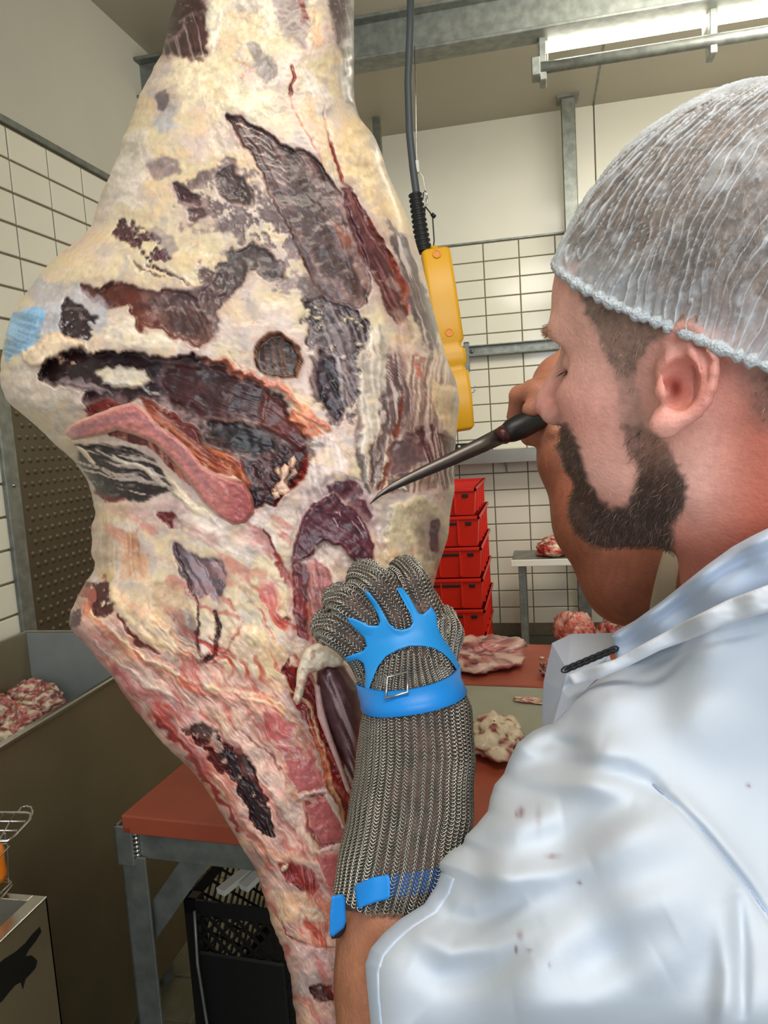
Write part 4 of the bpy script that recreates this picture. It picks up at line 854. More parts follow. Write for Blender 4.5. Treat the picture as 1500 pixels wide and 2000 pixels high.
def texlow(x, y, wx, wy, col, h, A):
    lowm = sst(1150, 1260, y+(x-300)*.25); uu_ = x*.62+y*.78; vv_ = -x*.78+y*.62
    rs1 = fbm((uu_+wx*40)/90, (vv_+wy*30)/13, None, 5, 191); kr = (sst(.06, .34, rs1)*lowm*.78*A)[:, None]; col = col*(1-kr)+np.array((184, 54, 42))*kr
    rs2 = fbm((uu_+wx*30)/46+5, (vv_+wy*20)/11, None, 4, 201); kr = (sst(.10, .40, rs2)*lowm*.6*A)[:, None]; col = col*(1-kr)+np.array((240, 206, 176))*kr; h = h+(rs2*1.6-np.maximum(rs1, 0)*2.2)*lowm*A
    midm = sst(960, 1040, y)*(1-lowm)*sst(620, 560, x); rs3 = fbm((x*.8+y*.5+wx*60)/50, (-x*.5+y*.8)/20, None, 5, 211); kr = (sst(.08, .36, rs3)*midm*.5*A)[:, None]; col = col*(1-kr)+np.array((200, 110, 96))*kr
    return col, h
def paint(x, y):
    n = len(x); col = np.empty((n, 3)); h = np.zeros(n)
    wx = fbm(x/46, y/46, None, 3, 11); wy = fbm(x/46, y/46, None, 3, 21); vx = fbm(x/13, y/13, None, 3, 31); vy = fbm(x/13, y/13, None, 3, 41)
    n1 = fbm(x/90, y/70, None, 4, 51); n2 = fbm(x/26, y/20, None, 4, 61); n3 = fbm(x/7, y/7, None, 3, 71)
    rd = 1-np.abs(fbm((x+wx*40)/34, (y+wy*40)/26, None, 4, 81))*2.6
    a = sst(-.3, .4, n1)[:, None]; col[:] = np.array(CR)*(1-a)+np.array(PK)*a
    b = sst(.12, .38, n2)[:, None]*.35; col = col*(1-b)+np.array((222, 176, 140))*b
    b = sst(.15, .4, fbm(x/40+9, y/55, None, 4, 91))[:, None]*.45; col = col*(1-b)+np.array((176, 166, 166))*b
    col *= (1+.05*n3+.05*n2)[:, None]
    h += n1*3+n2*1.4
    col, h = texlow(x, y, wx, wy, col, h, 1.0)
    for kind, pts, c, fe, wp, op, hh, sk, th, lp in FEAT:
        P_ = np.array(pts, float); pad = 40+wp*2; m = (x > P_[:, 0].min()-pad) & (x < P_[:, 0].max()+pad) & (y > P_[:, 1].min()-pad) & (y < P_[:, 1].max()+pad)
        if not m.any(): continue
        X = x[m]+wx[m]*wp*2.0+vx[m]*wp*1.1; Y = y[m]+wy[m]*wp*2.0+vy[m]*wp*1.1
        if kind == 'p': d = polysd(X, Y, P_)[0]+(4 if sum(c) < 420 else 0)
        else:
            dl, t = linesd(X, Y, P_); d = sk*(.5+.35*np.sin(np.clip(t, 0, 1)*math.pi))*(1+.5*vx[m])-dl
            if th: d = d*(1+1.3*n3[m])
        k = sst(-fe*.5, fe*.5, d)*op
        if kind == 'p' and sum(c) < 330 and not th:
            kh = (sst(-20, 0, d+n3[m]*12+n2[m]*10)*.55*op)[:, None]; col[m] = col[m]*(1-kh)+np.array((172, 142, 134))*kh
        if kind == 'p' and th: k = k*sst(-.10, .16, n2[m]+n3[m]*.5+.34-th)
        cc = np.array(c, float)*(.76 if sum(c) < 330 else 1)*np.ones((m.sum(), 1))
        if kind == 'p' and sk:
            ang = math.radians(sk[0]); xq = x[m]+wx[m]*10; yq = y[m]+wy[m]*10; u = xq*math.cos(ang)+yq*math.sin(ang); v = -xq*math.sin(ang)+yq*math.cos(ang)
            s = fbm(u/120, v/5.0, None, 4, 101)*1.15+fbm(u/60, v/2.4, None, 2, 111)*.5; cc = cc*(1+.35*n2[m]+.2*s)[:, None]; ks = (sst(.02, .42, s)*min(sk[2], 1))[:, None]; cc = cc*(1-ks)+np.array(sk[1])*ks
            if sk[2] > .85: kd = (sst(.1, .45, -s)*.55)[:, None]; cc = cc*(1-kd)+np.array(c)*.62*kd
            h[m] += s*.45*k
        else: cc = cc*(1+.22*n2[m]+.16*n3[m])[:, None]
        if lp: h[m] += np.maximum(rd[m], 0)*lp*k
        col[m] = col[m]*(1-k[:, None])+cc*k[:, None]
        hk = sst(-max(fe, 4)*.8, max(fe, 4)*1.2, d)*op*(1 if not (kind == 'p' and th) else sst(-.1, .16, n2[m]+n3[m]*.5+.34-th))
        h[m] += hh*hk
    dk = sst(190, 110, col.mean(1))                    # dark meat: veils of fascia and wet mottling
    veil = (sst(.16, .46, fbm((x+wx*60)/30, (y+wy*60)/44, None, 5, 151))*dk*.10)[:, None]; col = col*(1-veil)+np.array((166, 138, 134))*veil; h += np.maximum(rd, 0)*.5*(1-dk*.9)
    thr = 0*(sst(.05, .0, np.abs(fbm((x+vx*20)/38+3, (y+wy*50)/22, None, 4, 161)))*dk*.10)[:, None]; col = col*(1-thr)+np.array((196, 172, 164))*thr
    fatm = 1-dk
    gl = (sst(.10, .42, fbm((x+wx*50)/24, (y+wy*50)/30, None, 5, 171))*fatm*.42)[:, None]; col = col*(1-gl)+np.array((188, 164, 152))*gl
    gl = (sst(.16, .40, fbm((x+wx*40)/60, (y+wy*40)/36, None, 5, 181))*fatm*.45)[:, None]; col = col*(1-gl)+np.array((234, 196, 142))*gl
    col, h = texlow(x, y, wx, wy, col, h, .45)
    # thin veins and fine fascia threads everywhere
    ve = np.abs(fbm((x+vx*14)/52, (y+vy*14)/60, None, 4, 131)); kv = (sst(.012, .0, ve)*.32*sst(-.05, .2, n1))[:, None]; col = col*(1-kv)+np.array((176, 84, 66))*kv
    fb = sst(.30, .5, fbm((x+wx*30)/22, (y+wy*30)/10, None, 4, 141))*.3; col = col*(1-fb[:, None])+np.array((236, 224, 208))*fb[:, None]
    return col, h
carc = root_at(empty('beef_carcass', PW(450, 700, .85), 'hanging beef hindquarter with cream fat, dark muscle and split backbone', 'carcass'))
rows = np.arange(-160, 2062, 3.0); NF = 330; NBk = 60
th = np.linspace(-1, 1, NF); sf = .5+.5*np.sign(th)*(1-(1-np.abs(th))**1.35)          # denser toward the edges
thb = np.linspace(1, -1, NBk+2)[1:-1]; sb = .5+.5*np.sin(thb*math.pi/2)
Yg = np.repeat(rows[:, None], NF, 1); jl = 3.0*fbm(rows/18, rows*0+3.3, None, 3, 5); jr = 2.0*fbm(rows/40, rows*0+8.3, None, 2, 7)
xl = np.interp(rows, _ys, _lo)+jl; xr = np.interp(rows, _ys, _ro)+jr
Xg = xl[:, None]+(xr-xl)[:, None]*sf[None]; xf_, yf_ = Xg.ravel(), Yg.ravel()
pcol, prel = paint(xf_, yf_)
s_ = np.repeat(sf[None], len(rows), 0).ravel(); edge = np.clip(np.minimum(s_, 1-s_)*14, 0, 1)
p_ = np.maximum(1-np.abs(2*s_-1)**2.8, 0)**(1/2.4); midr = np.interp(yf_, _ys, _mid); thr = np.interp(yf_, _ys, _thk)
zfr = midr-thr*p_-prel/1000*(.25+.75*edge)
Xb = xl[:, None]+(xr-xl)[:, None]*sb[None]; Yb2 = np.repeat(rows[:, None], NBk, 1); sbb = np.repeat(sb[None], len(rows), 0)
zbk = np.interp(Yb2, _ys, _mid)+np.interp(Yb2, _ys, _thk)*.8*np.maximum(1-np.abs(2*sbb-1)**2.4, 0)**.5+.006*fbm(Xb/60, Yb2/60, None, 3, 15)
V1 = np.stack([(xf_-CX)/F*zfr, (yf_-CY)/F*zfr, zfr], 1).reshape(len(rows), NF, 3)
V2 = np.stack([(Xb-CX)/F*zbk, (Yb2-CY)/F*zbk, zbk], 2)
V = np.concatenate([V1, V2], 1); per = NF+NBk
bcol = np.empty((len(rows), NBk, 3)); bcol[:] = (222, 200, 172); bcol *= (1+.12*fbm(Xb/40, Yb2/40, None, 3, 25))[..., None]
Cc = np.concatenate([pcol.reshape(len(rows), NF, 3), bcol], 1)
i, j = np.meshgrid(np.arange(len(rows)-1), np.arange(per), indexing='ij'); j2 = (j+1) % per
Q = np.stack([i*per+j, (i+1)*per+j, (i+1)*per+j2, i*per+j2], -1).reshape(-1, 4)
Vf = V.reshape(-1, 3); nf = len(Vf); ce = np.array([Vf[:per].mean(0), Vf[-per:].mean(0)]); Vf = np.concatenate([Vf, ce]); jj = np.arange(per)
Qc = np.concatenate([np.stack([jj, (jj+1) % per, np.full(per, nf), np.full(per, nf)], 1)[:, :3], np.stack([nf-per+(jj+1) % per, nf-per+jj, np.full(per, nf+1)], 1)])
Q3 = np.concatenate([Q[:, [0, 1, 2]], Q[:, [0, 2, 3]], Qc])
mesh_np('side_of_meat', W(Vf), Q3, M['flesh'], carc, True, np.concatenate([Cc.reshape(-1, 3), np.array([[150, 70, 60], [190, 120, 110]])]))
MB().lathe([(.0, -.02), (.022, -.02), (.022, .02), (0, .02)], tuple(PW(520, -150, .84)), 12).build('shank_ring', M['chrome'], carc, True)
_t = PW(520, -150, .84); MB().tube([_t, _t+np.array([0, 0, .1]), (_t[0], _t[1], ZC+.001)], .008, 10).build('hanging_rod', M['chrome'], carc, True)
# --- separate parts
def czp(off): return lambda x, y: cz_front(x, y)-off
def nz(x, y, s, o=3, seed=3): return fbm(x/s, y/s, None, o, seed)
bone = [(123,846),(135,830),(155,820),(178,811),(220,795),(260,785),(285,799),(310,830),(340,850),(370,875),(400,912),(440,930),(478,944),(493,968),(498,1003),(480,1022),(455,1026),(425,1010),(395,981),(372,948),(355,922),(330,892),(300,866),(265,851),(230,841),(200,850),(170,856),(140,861)]
def bonec(x, y):
    d = polysd(x, y, bone)[0]; c = np.array((196, 122, 112))*(1+.16*nz(x, y, 9)+.14*nz(x, y, 3, 2, 8))[:, None]
    e = sst(7, 0, d+3*nz(x, y, 12))[:, None]*.8; c = c*(1-e)+np.array((232, 196, 170))*e
    e = (sst(9, 3, linesd(x, y, [(150,842),(215,818),(262,812),(300,835),(345,872),(380,915),(410,955)])[0]+4*nz(x, y, 14))*.45)[:, None]; c = c*(1-e)+np.array((150, 104, 110))*e
    e = sst(170, 130, x+14*nz(x, y, 16))[:, None]*.6; c = c*(1-e)+np.array((222, 168, 160))*e
    e = sst(410, 480, x+20*nz(x, y, 20))[:, None]*.7; return c*(1-e)+np.array((160, 74, 72))*(1+.2*nz(x, y, 4))[:, None]*e
pillow('pelvic_bone', bone, lambda x, y: cz_front(x, y)-.009, 9, .010, .02, M['flesh'], carc, 2.5, lambda x, y: .0016*nz(x, y, 14)+.0007*nz(x, y, 4), bonec)['label'] = 'sawn pink pelvic bone across the dark cavity'
ten = [(618,1310),(640,1288),(672,1300),(700,1345),(712,1400),(710,1450),(703,1500),(690,1530),(676,1500),(656,1460),(632,1400),(618,1350)]
def tenc(x, y):
    d, t = linesd(x+6*nz(x, y, 20), y, [(640,1320),(665,1380),(682,1440),(692,1510)]); c = np.array((84, 48, 52))*(1+.2*nz(x, y, 10))[:, None]
    u = x*.93-y*.36; s = fbm(u/5, y/60, None, 3, 7)*1.4; k = (sst(18, 3, d)*.75*sst(-.3, .3, s))[:, None]; c = c*(1-k)+np.array((212, 190, 186))*k
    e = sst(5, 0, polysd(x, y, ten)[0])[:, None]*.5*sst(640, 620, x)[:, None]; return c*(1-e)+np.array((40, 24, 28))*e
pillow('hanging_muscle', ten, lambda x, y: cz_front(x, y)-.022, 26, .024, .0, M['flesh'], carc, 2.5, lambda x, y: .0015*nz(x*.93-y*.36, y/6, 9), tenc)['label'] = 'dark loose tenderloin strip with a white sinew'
fl = [(586,1290),(596,1268),(612,1258),(628,1254),(640,1262),(655,1268),(674,1284),(668,1300),(652,1304),(640,1302),(618,1312),(604,1316),(596,1340),(588,1372),(580,1378),(572,1366),(578,1340),(580,1310)]
pillow('fat_flap', fl, lambda x, y: cz_front(x, y)-.040, 12, .008, .012, M['flesh'], carc, 2.5, lambda x, y: .003*nz(x, y, 14)+.001*nz(x, y, 5), lambda x, y: np.array((234, 214, 186))*(1+.08*nz(x, y, 9))[:, None]-np.array((30, 50, 44))*sst(.1, .3, nz(x, y, 12, 3, 19))[:, None])['label'] = 'loose cream flap of fat beside the glove'
fw_ = [(612,1330),(620,1400),(640,1450),(660,1500),(676,1545),(690,1560),(680,1530),(664,1480),(646,1430),(632,1380),(626,1340)]
pillow('sinew_strip', fw_, lambda x, y: cz_front(x, y)-.018, 6, .005, .004, M['flesh'], carc, 2.5, None, lambda x, y: np.array((206, 164, 156))*(1+.15*nz(x, y, 9))[:, None])
for pts in ([(548,915),(556,905),(566,912),(564,928),(556,940),(568,958),(560,970),(544,966),(538,950),(548,938)], [(566,896),(574,890),(580,900),(574,916),(566,914)], [(530,962),(545,958),(548,972),(536,976)]):
    pillow('fat_nodule', pts, lambda x, y: cz_front(x, y)-.001, 7, .006, .012, M['flesh'], carc, 2, lambda x, y: .001*nz(x, y, 5), lambda x, y: np.array((236, 196, 168))*(1+.1*nz(x, y, 5))[:, None])
for pts in ([(556,1480),(600,1478),(632,1530),(612,1545),(580,1552),(566,1520)], [(596,1572),(640,1556),(668,1606),(680,1642),(630,1650),(606,1618)], [(622,1668),(672,1664),(682,1700),(676,1732),(640,1736),(626,1708)]):
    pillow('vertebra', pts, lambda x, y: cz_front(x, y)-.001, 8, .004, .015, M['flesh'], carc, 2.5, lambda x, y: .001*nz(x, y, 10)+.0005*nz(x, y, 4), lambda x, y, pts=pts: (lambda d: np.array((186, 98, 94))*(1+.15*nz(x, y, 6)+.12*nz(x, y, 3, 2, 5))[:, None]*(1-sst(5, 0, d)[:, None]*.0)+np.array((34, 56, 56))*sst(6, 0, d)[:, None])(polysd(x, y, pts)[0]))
# ================================================================== the butcher
MH = np.array([[-0.7741, -0.6234, -0.1103], [-0.0864, 0.2767, -0.9571], [0.6272, -0.7313, -0.268]]); TH = np.array([.2153, -.0942, .49])
def h2c(q): return np.asarray(q, float) @ MH.T + TH
def c2h(c): return (np.asarray(c)-TH) @ MH
man = root_at(empty('person', PW(1500, 1500, .55), 'man in hairnet and white coat cutting meat, seen from behind his left shoulder', 'person'))
def head_sdf(c):
    p = c2h(c).astype(np.float32); s = p.copy(); s[:, 1] = np.abs(s[:, 1])
    d = ell(p, (-.008, 0, .048), (.102, .077, .088))
    d = smin(d, ell(p, (-.014, 0, .066), (.106, .081, .094)), .01)
    d = smin(d, ell(p, (.048, 0, .045), (.048, .060, .052)), .03)
    d = smin(d, ell(p, (.042, 0, -.025), (.054, .058, .075)), .03)
    d = smin(d, cap(s, (-.002, .045, -.062), (.070, .018, -.100), .021, .018), .022)
    d = smin(d, cap(s, (-.004, .052, -.02), (-.002, .047, -.06), .018, .019), .02)
    d = smin(d, cap(s, (.004, .034, -.092), (.066, .012, -.112), .018, .014), .02)
    d = smin(d, ell(p, (.079, 0, -.100), (.021, .026, .021)), .016)
    d = smin(d, ell(s, (.058, .042, -.010), (.028, .020, .018)), .02)
    d = smin(d, ell(s, (.050, .036, -.045), (.032, .024, .036)), .02)
    d = smin(d, ell(p, (.078, 0, -.052), (.026, .034, .028)), .016)
    d = smin(d, ell(s, (.083, .024, .032), (.014, .028, .009)), .014)
    d = smax(d, -ell(s, (.094, .038, .013), (.018, .022, .013)), .012)
    d = smin(d, cap(p, (.092, 0, .020), (.116, 0, -.018), .0075, .0105), .010)
    d = smin(d, ell(p, (.115, 0, -.024), (.013, .0125, .0105)), .005)
    d = smin(d, ell(s, (.106, .0125, -.028), (.012, .0075, .0085)), .004)
    d = smax(d, -ell(s, (.109, .0075, -.0365), (.006, .0032, .004)), .002)
    d = smin(d, ell(p, (.098, 0, -.055), (.011, .024, .0055)), .004)
    d = smin(d, ell(p, (.097, 0, -.066), (.010, .021, .006)), .004)
    d = smin(d, ell(s, (.0715, .037, .012), (.0135, .0150, .0125)), .002)
    d = smax(d, -cap(s, (.0865, .026, .0075), (.076, .052, .0060), .0014, .0011), .0006)
    # neck
    e = cap(p, (-.030, 0, -.02), tuple(c2h(PC(1545, 1330, .535))), .060, .066)
    d = smin(d, e, .022)
    # ear (left one in full; the right one mirrored inside the hairnet is simpler)
    ear = None
    lo = np.array([-.05, .05, -.06]); hi = np.array([.05, .13, .07]); near = ((p > lo) & (p < hi)).all(1)
    if near.any():
        q = c[near]
        def E(x, y, dd=0): return PC(x, y, .4265+dd)
        hel = [E(1300,668,.006),E(1306,652,-.001),E(1322,638,-.007),E(1342,634,-.011),E(1364,644,-.012),E(1381,666,-.013),E(1390,694,-.015),E(1392,726,-.015),E(1388,758,-.014),E(1377,786,-.012),E(1360,806,-.009),E(1338,818,-.006),E(1314,826,-.003),E(1296,828,0)]
        er = chain(q, hel, [.0028,.0032,.0034,.0034,.0036,.0038,.0038,.0036,.0034,.0033,.0034,.0042,.0055,.0056], .002)
        nrm = np.array([0.05, .05, -1.0]); nrm /= np.linalg.norm(nrm)
        # thin plate behind the rim
        u, v = proj(q); pd = polysd(u.astype(float), v.astype(float), [(1300,660),(1320,642),(1345,640),(1370,655),(1386,690),(1388,740),(1378,782),(1355,808),(1320,826),(1296,830),(1288,815),(1300,790),(1310,770),(1308,720),(1300,690)])[0]*.4335/F
        zc = .4265+.002-.013*sst(1300, 1385, u)
        plate = smax(-pd, np.abs(q[:, 2]-zc-.002)-.0026, .002); er = smin(er, plate, .003)
        # back wall joining the ear to the head
        er = smin(er, cap(q, E(1318, 720, .010), E(1322, 780, .010), .011, .011), .006)
        anti = [E(1350,670,-.006),E(1357,700,-.009),E(1362,730,-.0105),E(1358,762,-.010),E(1344,786,-.008),E(1328,798,-.005)]
        er = smin(er, chain(q, anti, [.003,.0038,.0040,.0040,.0038,.0034], .002), .002)
        er = smin(er, chain(q, [E(1334,672,-.002),E(1350,690,-.005)], [.002,.0022]), .002)
        er = smin(er, chain(q, [E(1296,742,-.001),E(1298,768,-.004),E(1306,780,-.003)], [.004,.0045,.003]), .005)   # tragus
        er = smin(er, chain(q, [E(1296,812,0),E(1290,834,.001),E(1302,838,.0)], [.0055,.0055,.005]), .005)           # lobe
        er = smax(er, -ell(q, E(1328, 750, -.004), (.0095, .0155, .0150)), .002)                                    # concha
        er = smax(er, -ell(q, E(1316, 758, .004), (.0045, .006, .012)), .002)
        er = smax(er, -chain(q, [E(1324,672,-.001),E(1334,660,-.004),E(1352,656,-.007),E(1370,676,-.012),E(1377,706,-.0145),E(1378,742,-.0145)], [.0036,.0026,.0022,.0022,.0022,.002]), .0015)
        er = smax(er, -ell(q, E(1320, 760, .005), (.0055, .0080, .014)), .002); dn = smax(d[near], -ell(q, E(1318, 760, .010), (.004, .005, .010)), .002); d[near] = smax(smin(dn, er, .0035), -ell(q, E(1318, 760, .006), (.0042, .0062, .013)), .0015)
    ear2 = smin(ell(p, (-.014, -.082, .004), (.018, .004, .031)), chain(p, [(-.004, -.078, .026), (-.018, -.088, .032), (-.032, -.093, .014), (-.028, -.090, -.012), (-.008, -.08, -.028)], [.0035]*5), .004)
    return smin(d, ear2, .004)
V, Q = surfnet(head_sdf, np.array([-.02, -.32, .30]), np.array([.42, .20, .68]), .0022)
def skin_col(c):
    p = c2h(c); n = fbm(c[:, 0]*60, c[:, 1]*60, c[:, 2]*60, 4, 7); n2 = fbm(c[:, 0]*300, c[:, 1]*300, c[:, 2]*300, 2, 8)
    col = np.ones((len(c), 3))*np.array((240, 178, 158)); col *= (1+.10*n+.06*n2)[:, None]
    def mixc(k, cc): col[:] = col*(1-k[:, None])+np.array(cc)*k[:, None]
    s = p.copy(); s[:, 1] = np.abs(s[:, 1])
    mixc(.55*np.exp(-(((s-np.array([.115, 0, -.024]))/np.array([.02, .016, .016]))**2).sum(1)), (206, 120, 116))
    mixc(.5*np.exp(-(((s-np.array([.065, .045, -.02]))/np.array([.03, .03, .025]))**2).sum(1)), (206, 122, 110))
    mixc(.8*sst(-.01, -.05, p[:, 0])*sst(.02, -.02, p[:, 2]), (206, 104, 78))
    mixc(.7*sst(-.06, -.12, p[:, 2]), (206, 108, 84))
    mixc(.65*np.exp(-(((s-np.array([-.01, .085, 0]))/np.array([.03, .02, .03]))**2).sum(1)), (212, 128, 114))
    mixc(.7*np.exp(-(((s-np.array([.1, 0, -.06]))/np.array([.016, .024, .010]))**2).sum(1)), (176, 92, 86))
    u0, v0 = proj(c); mixc(.8*np.exp(-((u0-1320)/11)**2-((v0-758)/18)**2)*(p[:, 1] > .04), (132, 62, 50))  # ear canal: its shade and natural redness put into the skin colour
    # eye: lids, lashes, slit
    eye = np.exp(-(((s-np.array([.083, .040, .0068]))/np.array([.012, .015, .0026]))**2).sum(1)); mixc(np.clip(eye*1.2, 0, .85), (84, 60, 54))
    brow = np.exp(-(((s-np.array([.090, .030, .034]))/np.array([.014, .024, .0045]))**2).sum(1))*(1+n2); mixc(np.clip(brow*.8, 0, .7), (150, 108, 84))
    return col
u_, v_ = None, None
BEARD = [(1214,826),(1254,830),(1302,862),(1322,902),(1342,946),(1338,982),(1310,1034),(1312,1066),(1290,1084),(1230,1070),(1182,1054),(1140,1030),(1110,960),(1100,900),(1084,860),(1086,834),(1104,826),(1118,842),(1130,870),(1134,890),(1150,938),(1174,978),(1198,994),(1226,984),(1240,950),(1246,918),(1228,882),(1216,850)]
TEMPLE = [(1126,530),(1140,500),(1400,560),(1318,640),(1296,660),(1268,674),(1250,706),(1236,740),(1222,742),(1200,728),(1184,695),(1168,652),(1144,612),(1132,570)]
SIDEB = [(1196,722),(1240,720),(1252,780),(1262,840),(1226,850),(1212,800),(1204,760)]
def masks(c):
    p = c2h(c); q = p.copy(); q[:, 1] = np.abs(q[:, 1]); m = h2c(q); u, v = proj(m)
    n = fbm(u/9, v/9, None, 3, 17)*8
    fr = sst(-.03, .0, q[:, 1]+.0)*0+1
    b = sst(-6, 9, polysd(u, v, BEARD)[0]+n)*(q[:, 2] < .0)
    under = sst(-.088, -.096, p[:, 2])*sst(-.012, .01, p[:, 0])*sst(-.140, -.118, p[:, 2]); b = np.maximum(b, under*.9*sst(1325, 1305, proj(c)[0]))
    mo = np.exp(-(((q-np.array([.101, .0, -.047]))/np.array([.012, .030, .006]))**2).sum(1)*1.3); b = np.maximum(b, np.clip(mo*1.5, 0, 1)*(q[:, 2] < -.041))
    ch = sst(-.074, -.08, q[:, 2])*sst(.07, .085, p[:, 0]); b = np.maximum(b, ch*.95)
    t = sst(-6, 8, polysd(u, v, TEMPLE)[0]+n)*(q[:, 2] > -.01); sb = sst(-8, 8, polysd(u, v, SIDEB)[0]+n)*.5
    top = sst(.0, .012, q[:, 2]-(.034+.30*q[:, 0]+.018*sst(0, .03, q[:, 0])))*sst(.102, .086, p[:, 0]+.25*np.maximum(p[:, 2]-.08, 0)*0); backh = sst(-.03, -.05, p[:, 0])*sst(-.035, -.015, p[:, 2])
    earm = sst(.038, .032, p[:, 2])*np.exp(-(((q-np.array([-.012, .088, .004]))/np.array([.022, .014, .034]))**2).sum(1)*1.6)
    hair = np.maximum(np.maximum(t, sb), np.maximum(top, backh))*(1-np.clip(earm*1.6, 0, 1)); b = b*(1-np.clip(earm*1.6, 0, 1))
    return b, hair, u, v
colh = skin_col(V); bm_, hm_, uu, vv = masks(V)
nh = .6*fbm(V[:, 0]*500, V[:, 1]*500, V[:, 2]*500, 3, 61)+.9*fbm(V[:, 0]*190, V[:, 1]*190, V[:, 2]*190, 3, 62); 
hc = np.array((112, 96, 82))*(1+.6*nh)[:, None]; kt = (.58+.37*sst(.03, .07, c2h(V)[:, 2]))[:, None]*hm_[:, None]; colh = colh*(1-kt)+hc*kt
bm_ = bm_*(.45+.55*sst(850, 960, vv+(uu < 1190)*200)); bc = np.array((62, 46, 38))*(1+.5*nh)[:, None]; colh = colh*(1-.85*bm_[:, None])+bc*.85*bm_[:, None]
# ---- arms in one surface each, joined into the same body mesh
def arm_l(p):
    d = chain(p, [PC(800, 2240, .505), PC(790, 1900, .530), PC(768, 1760, .550), PC(800, 1580, .567), PC(808, 1360, .60)], [.052, .046, .037, .030, .022], .02)
    d = smin(d, chain(p, [PC(800, 2240, .505), PC(1040, 2060, .50), PC(1300, 1800, .50)], [.050, .052, .056], .02), .02)
    d = smin(d, ell(p, PC(790, 1290, .612), (.022, .034, .010)), .02)
    return d
Va, Qa = surfnet(arm_l, np.array([-.06, -.0, .38]), np.array([.26, .50, .68]), .004)
EL = PC(1232, 1128, .74)
def arm_r(p):
    d = chain(p, [PC(1600, 1180, .66), PC(1360, 1110, .70), EL], [.062, .054, .044], .02)
    d = smin(d, chain(p, [EL, PC(1165, 1020, .755), PC(1110, 900, .775), PC(1096, 850, .78)], [.044, .041, .029, .025], .015), .02)
    # palm and fist closed on the handle
    d = smin(d, ell(p, PC(1104, 800, .782), (.030, .036, .030)), .018)
    hA = PC(1000, 838, .752); hB = PC(1120, 775, .800)
    ax_ = (hB-hA)/np.linalg.norm(hB-hA); e1 = np.array([0, 1.0, 0]); e1 -= ax_*(e1@ax_); e1 /= np.linalg.norm(e1); e2 = np.cross(ax_, e1)
    o = PC(1046, 812, .770)
    for i in range(4):
        c0 = o+ax_*(.0185*i); r = .0092-.0004*i; R_ = .0225
        pts = [c0+R_*1.25*(e1*math.cos(a)+e2*math.sin(a))*(1 if a > -2.2 else .9) for a in np.radians([200, 150, 95, 40, -10, -45])]
        d = smin(d, chain(p, pts, [r*1.15, r*1.1, r*1.05, r, r*.95, r*.85], .003), .0025)
    d = smin(d, chain(p, [PC(1112, 800, .765), PC(1092, 752, .758), PC(1062, 768, .752), PC(1036, 800, .752)], [.014, .012, .0105, .009], .006), .005)   # thumb
    d = smin(d, chain(p, [PC(1100, 800, .79), PC(1088, 735, .79), PC(1110, 705, .80)], [.026, .020, .016], .01), .012)
    return d
Vr, Qr = surfnet(arm_r, np.array([.09, -.19, .60]), np.array([.46, .26, .87]), .0034)
def armcol(c, base, dk):
    n = fbm(c[:, 0]*40, c[:, 1]*40, c[:, 2]*40, 4, 5); hl = fbm(c[:, 0]*260, c[:, 1]*70, c[:, 2]*260, 3, 9)
    k = sst(-.2, .3, n)[:, None]; col = np.array(base)*(1-k*.4)+np.array(dk)*k*.4; return col*(1+.12*hl)[:, None]
ca = armcol(Va, (172, 112, 80), (142, 88, 60)); cr_ = armcol(Vr, (176, 106, 78), (150, 86, 62))
kn = sst(930, 830, proj(Vr)[1])[:, None]*.6; cr_ = cr_*(1-kn)+np.array((214, 150, 122))*kn
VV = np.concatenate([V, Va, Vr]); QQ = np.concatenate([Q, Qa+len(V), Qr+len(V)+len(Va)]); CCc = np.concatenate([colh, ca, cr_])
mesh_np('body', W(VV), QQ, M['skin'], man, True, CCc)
# ---- hair strands
def strands(name, idx, lenf, dirf, wdt, colf, m, label):
    Vn = grad_n(V[idx]); base = V[idx]; D = dirf(base, Vn); n = len(idx); Ln = lenf(n)[:, None]
    sd = np.cross(D, Vn); sd /= np.linalg.norm(sd, axis=1)[:, None]+1e-9
    droop = D+Vn*.35; w_ = wdt
    p0 = base-Vn*.0008; p1 = base+(D*.55+Vn*.45)*Ln*.55; p2 = p1+(D*.9+Vn*.1)*Ln*.5
    vs = np.stack([p0-sd*w_, p0+sd*w_, p1-sd*w_*.8, p1+sd*w_*.8, p2], 1).reshape(-1, 3); k = np.arange(n)*5
    q = np.stack([k, k+1, k+3, k+2], 1); t = np.stack([k+2, k+3, k+4, k+4], 1)
    col = np.repeat(colf(n), 5, 0)
    tri = np.concatenate([q[:, [0, 1, 2]], q[:, [0, 2, 3]], t[:, :3]])
    o = mesh_np(name, W(vs), tri, m, man, False, col); o['kind'] = 'stuff'
    if label: o['label'] = label
    return o
def grad_n(c, e=.001):
    g = np.stack([head_sdf((c+np.eye(3)[i]*e).astype(np.float32))-head_sdf((c-np.eye(3)[i]*e).astype(np.float32)) for i in range(3)], 1); return g/(np.linalg.norm(g, axis=1)[:, None]+1e-9)
M['hair'] = mat('hair', (255, 255, 255), .55, attr=True)
def pick(w_, n):
    w_ = w_/w_.sum(); return rng.choice(len(w_), n, p=w_)
near = (V[:, 2] < 99)
bi = pick(np.clip(bm_, 0, 1)**1.5+1e-9, 9000)
def bdir(b, n):
    d = MH @ np.array([.35, 0, -1.0]); d = d/np.linalg.norm(d); D = d[None]+rng.normal(0, .38, (len(b), 3)); D -= n*(D*n).sum(1)[:, None]; return D/np.linalg.norm(D, axis=1)[:, None]
strands('beard', bi, lambda n: rng.uniform(.005, .012, n), bdir, .00012, lambda n: np.array((74, 54, 42))*rng.uniform(.4, 1.6, (n, 1))+np.array((90, 80, 70))*(rng.random((n, 1)) < .08), M['hair'], 'short dark brown beard and moustache')
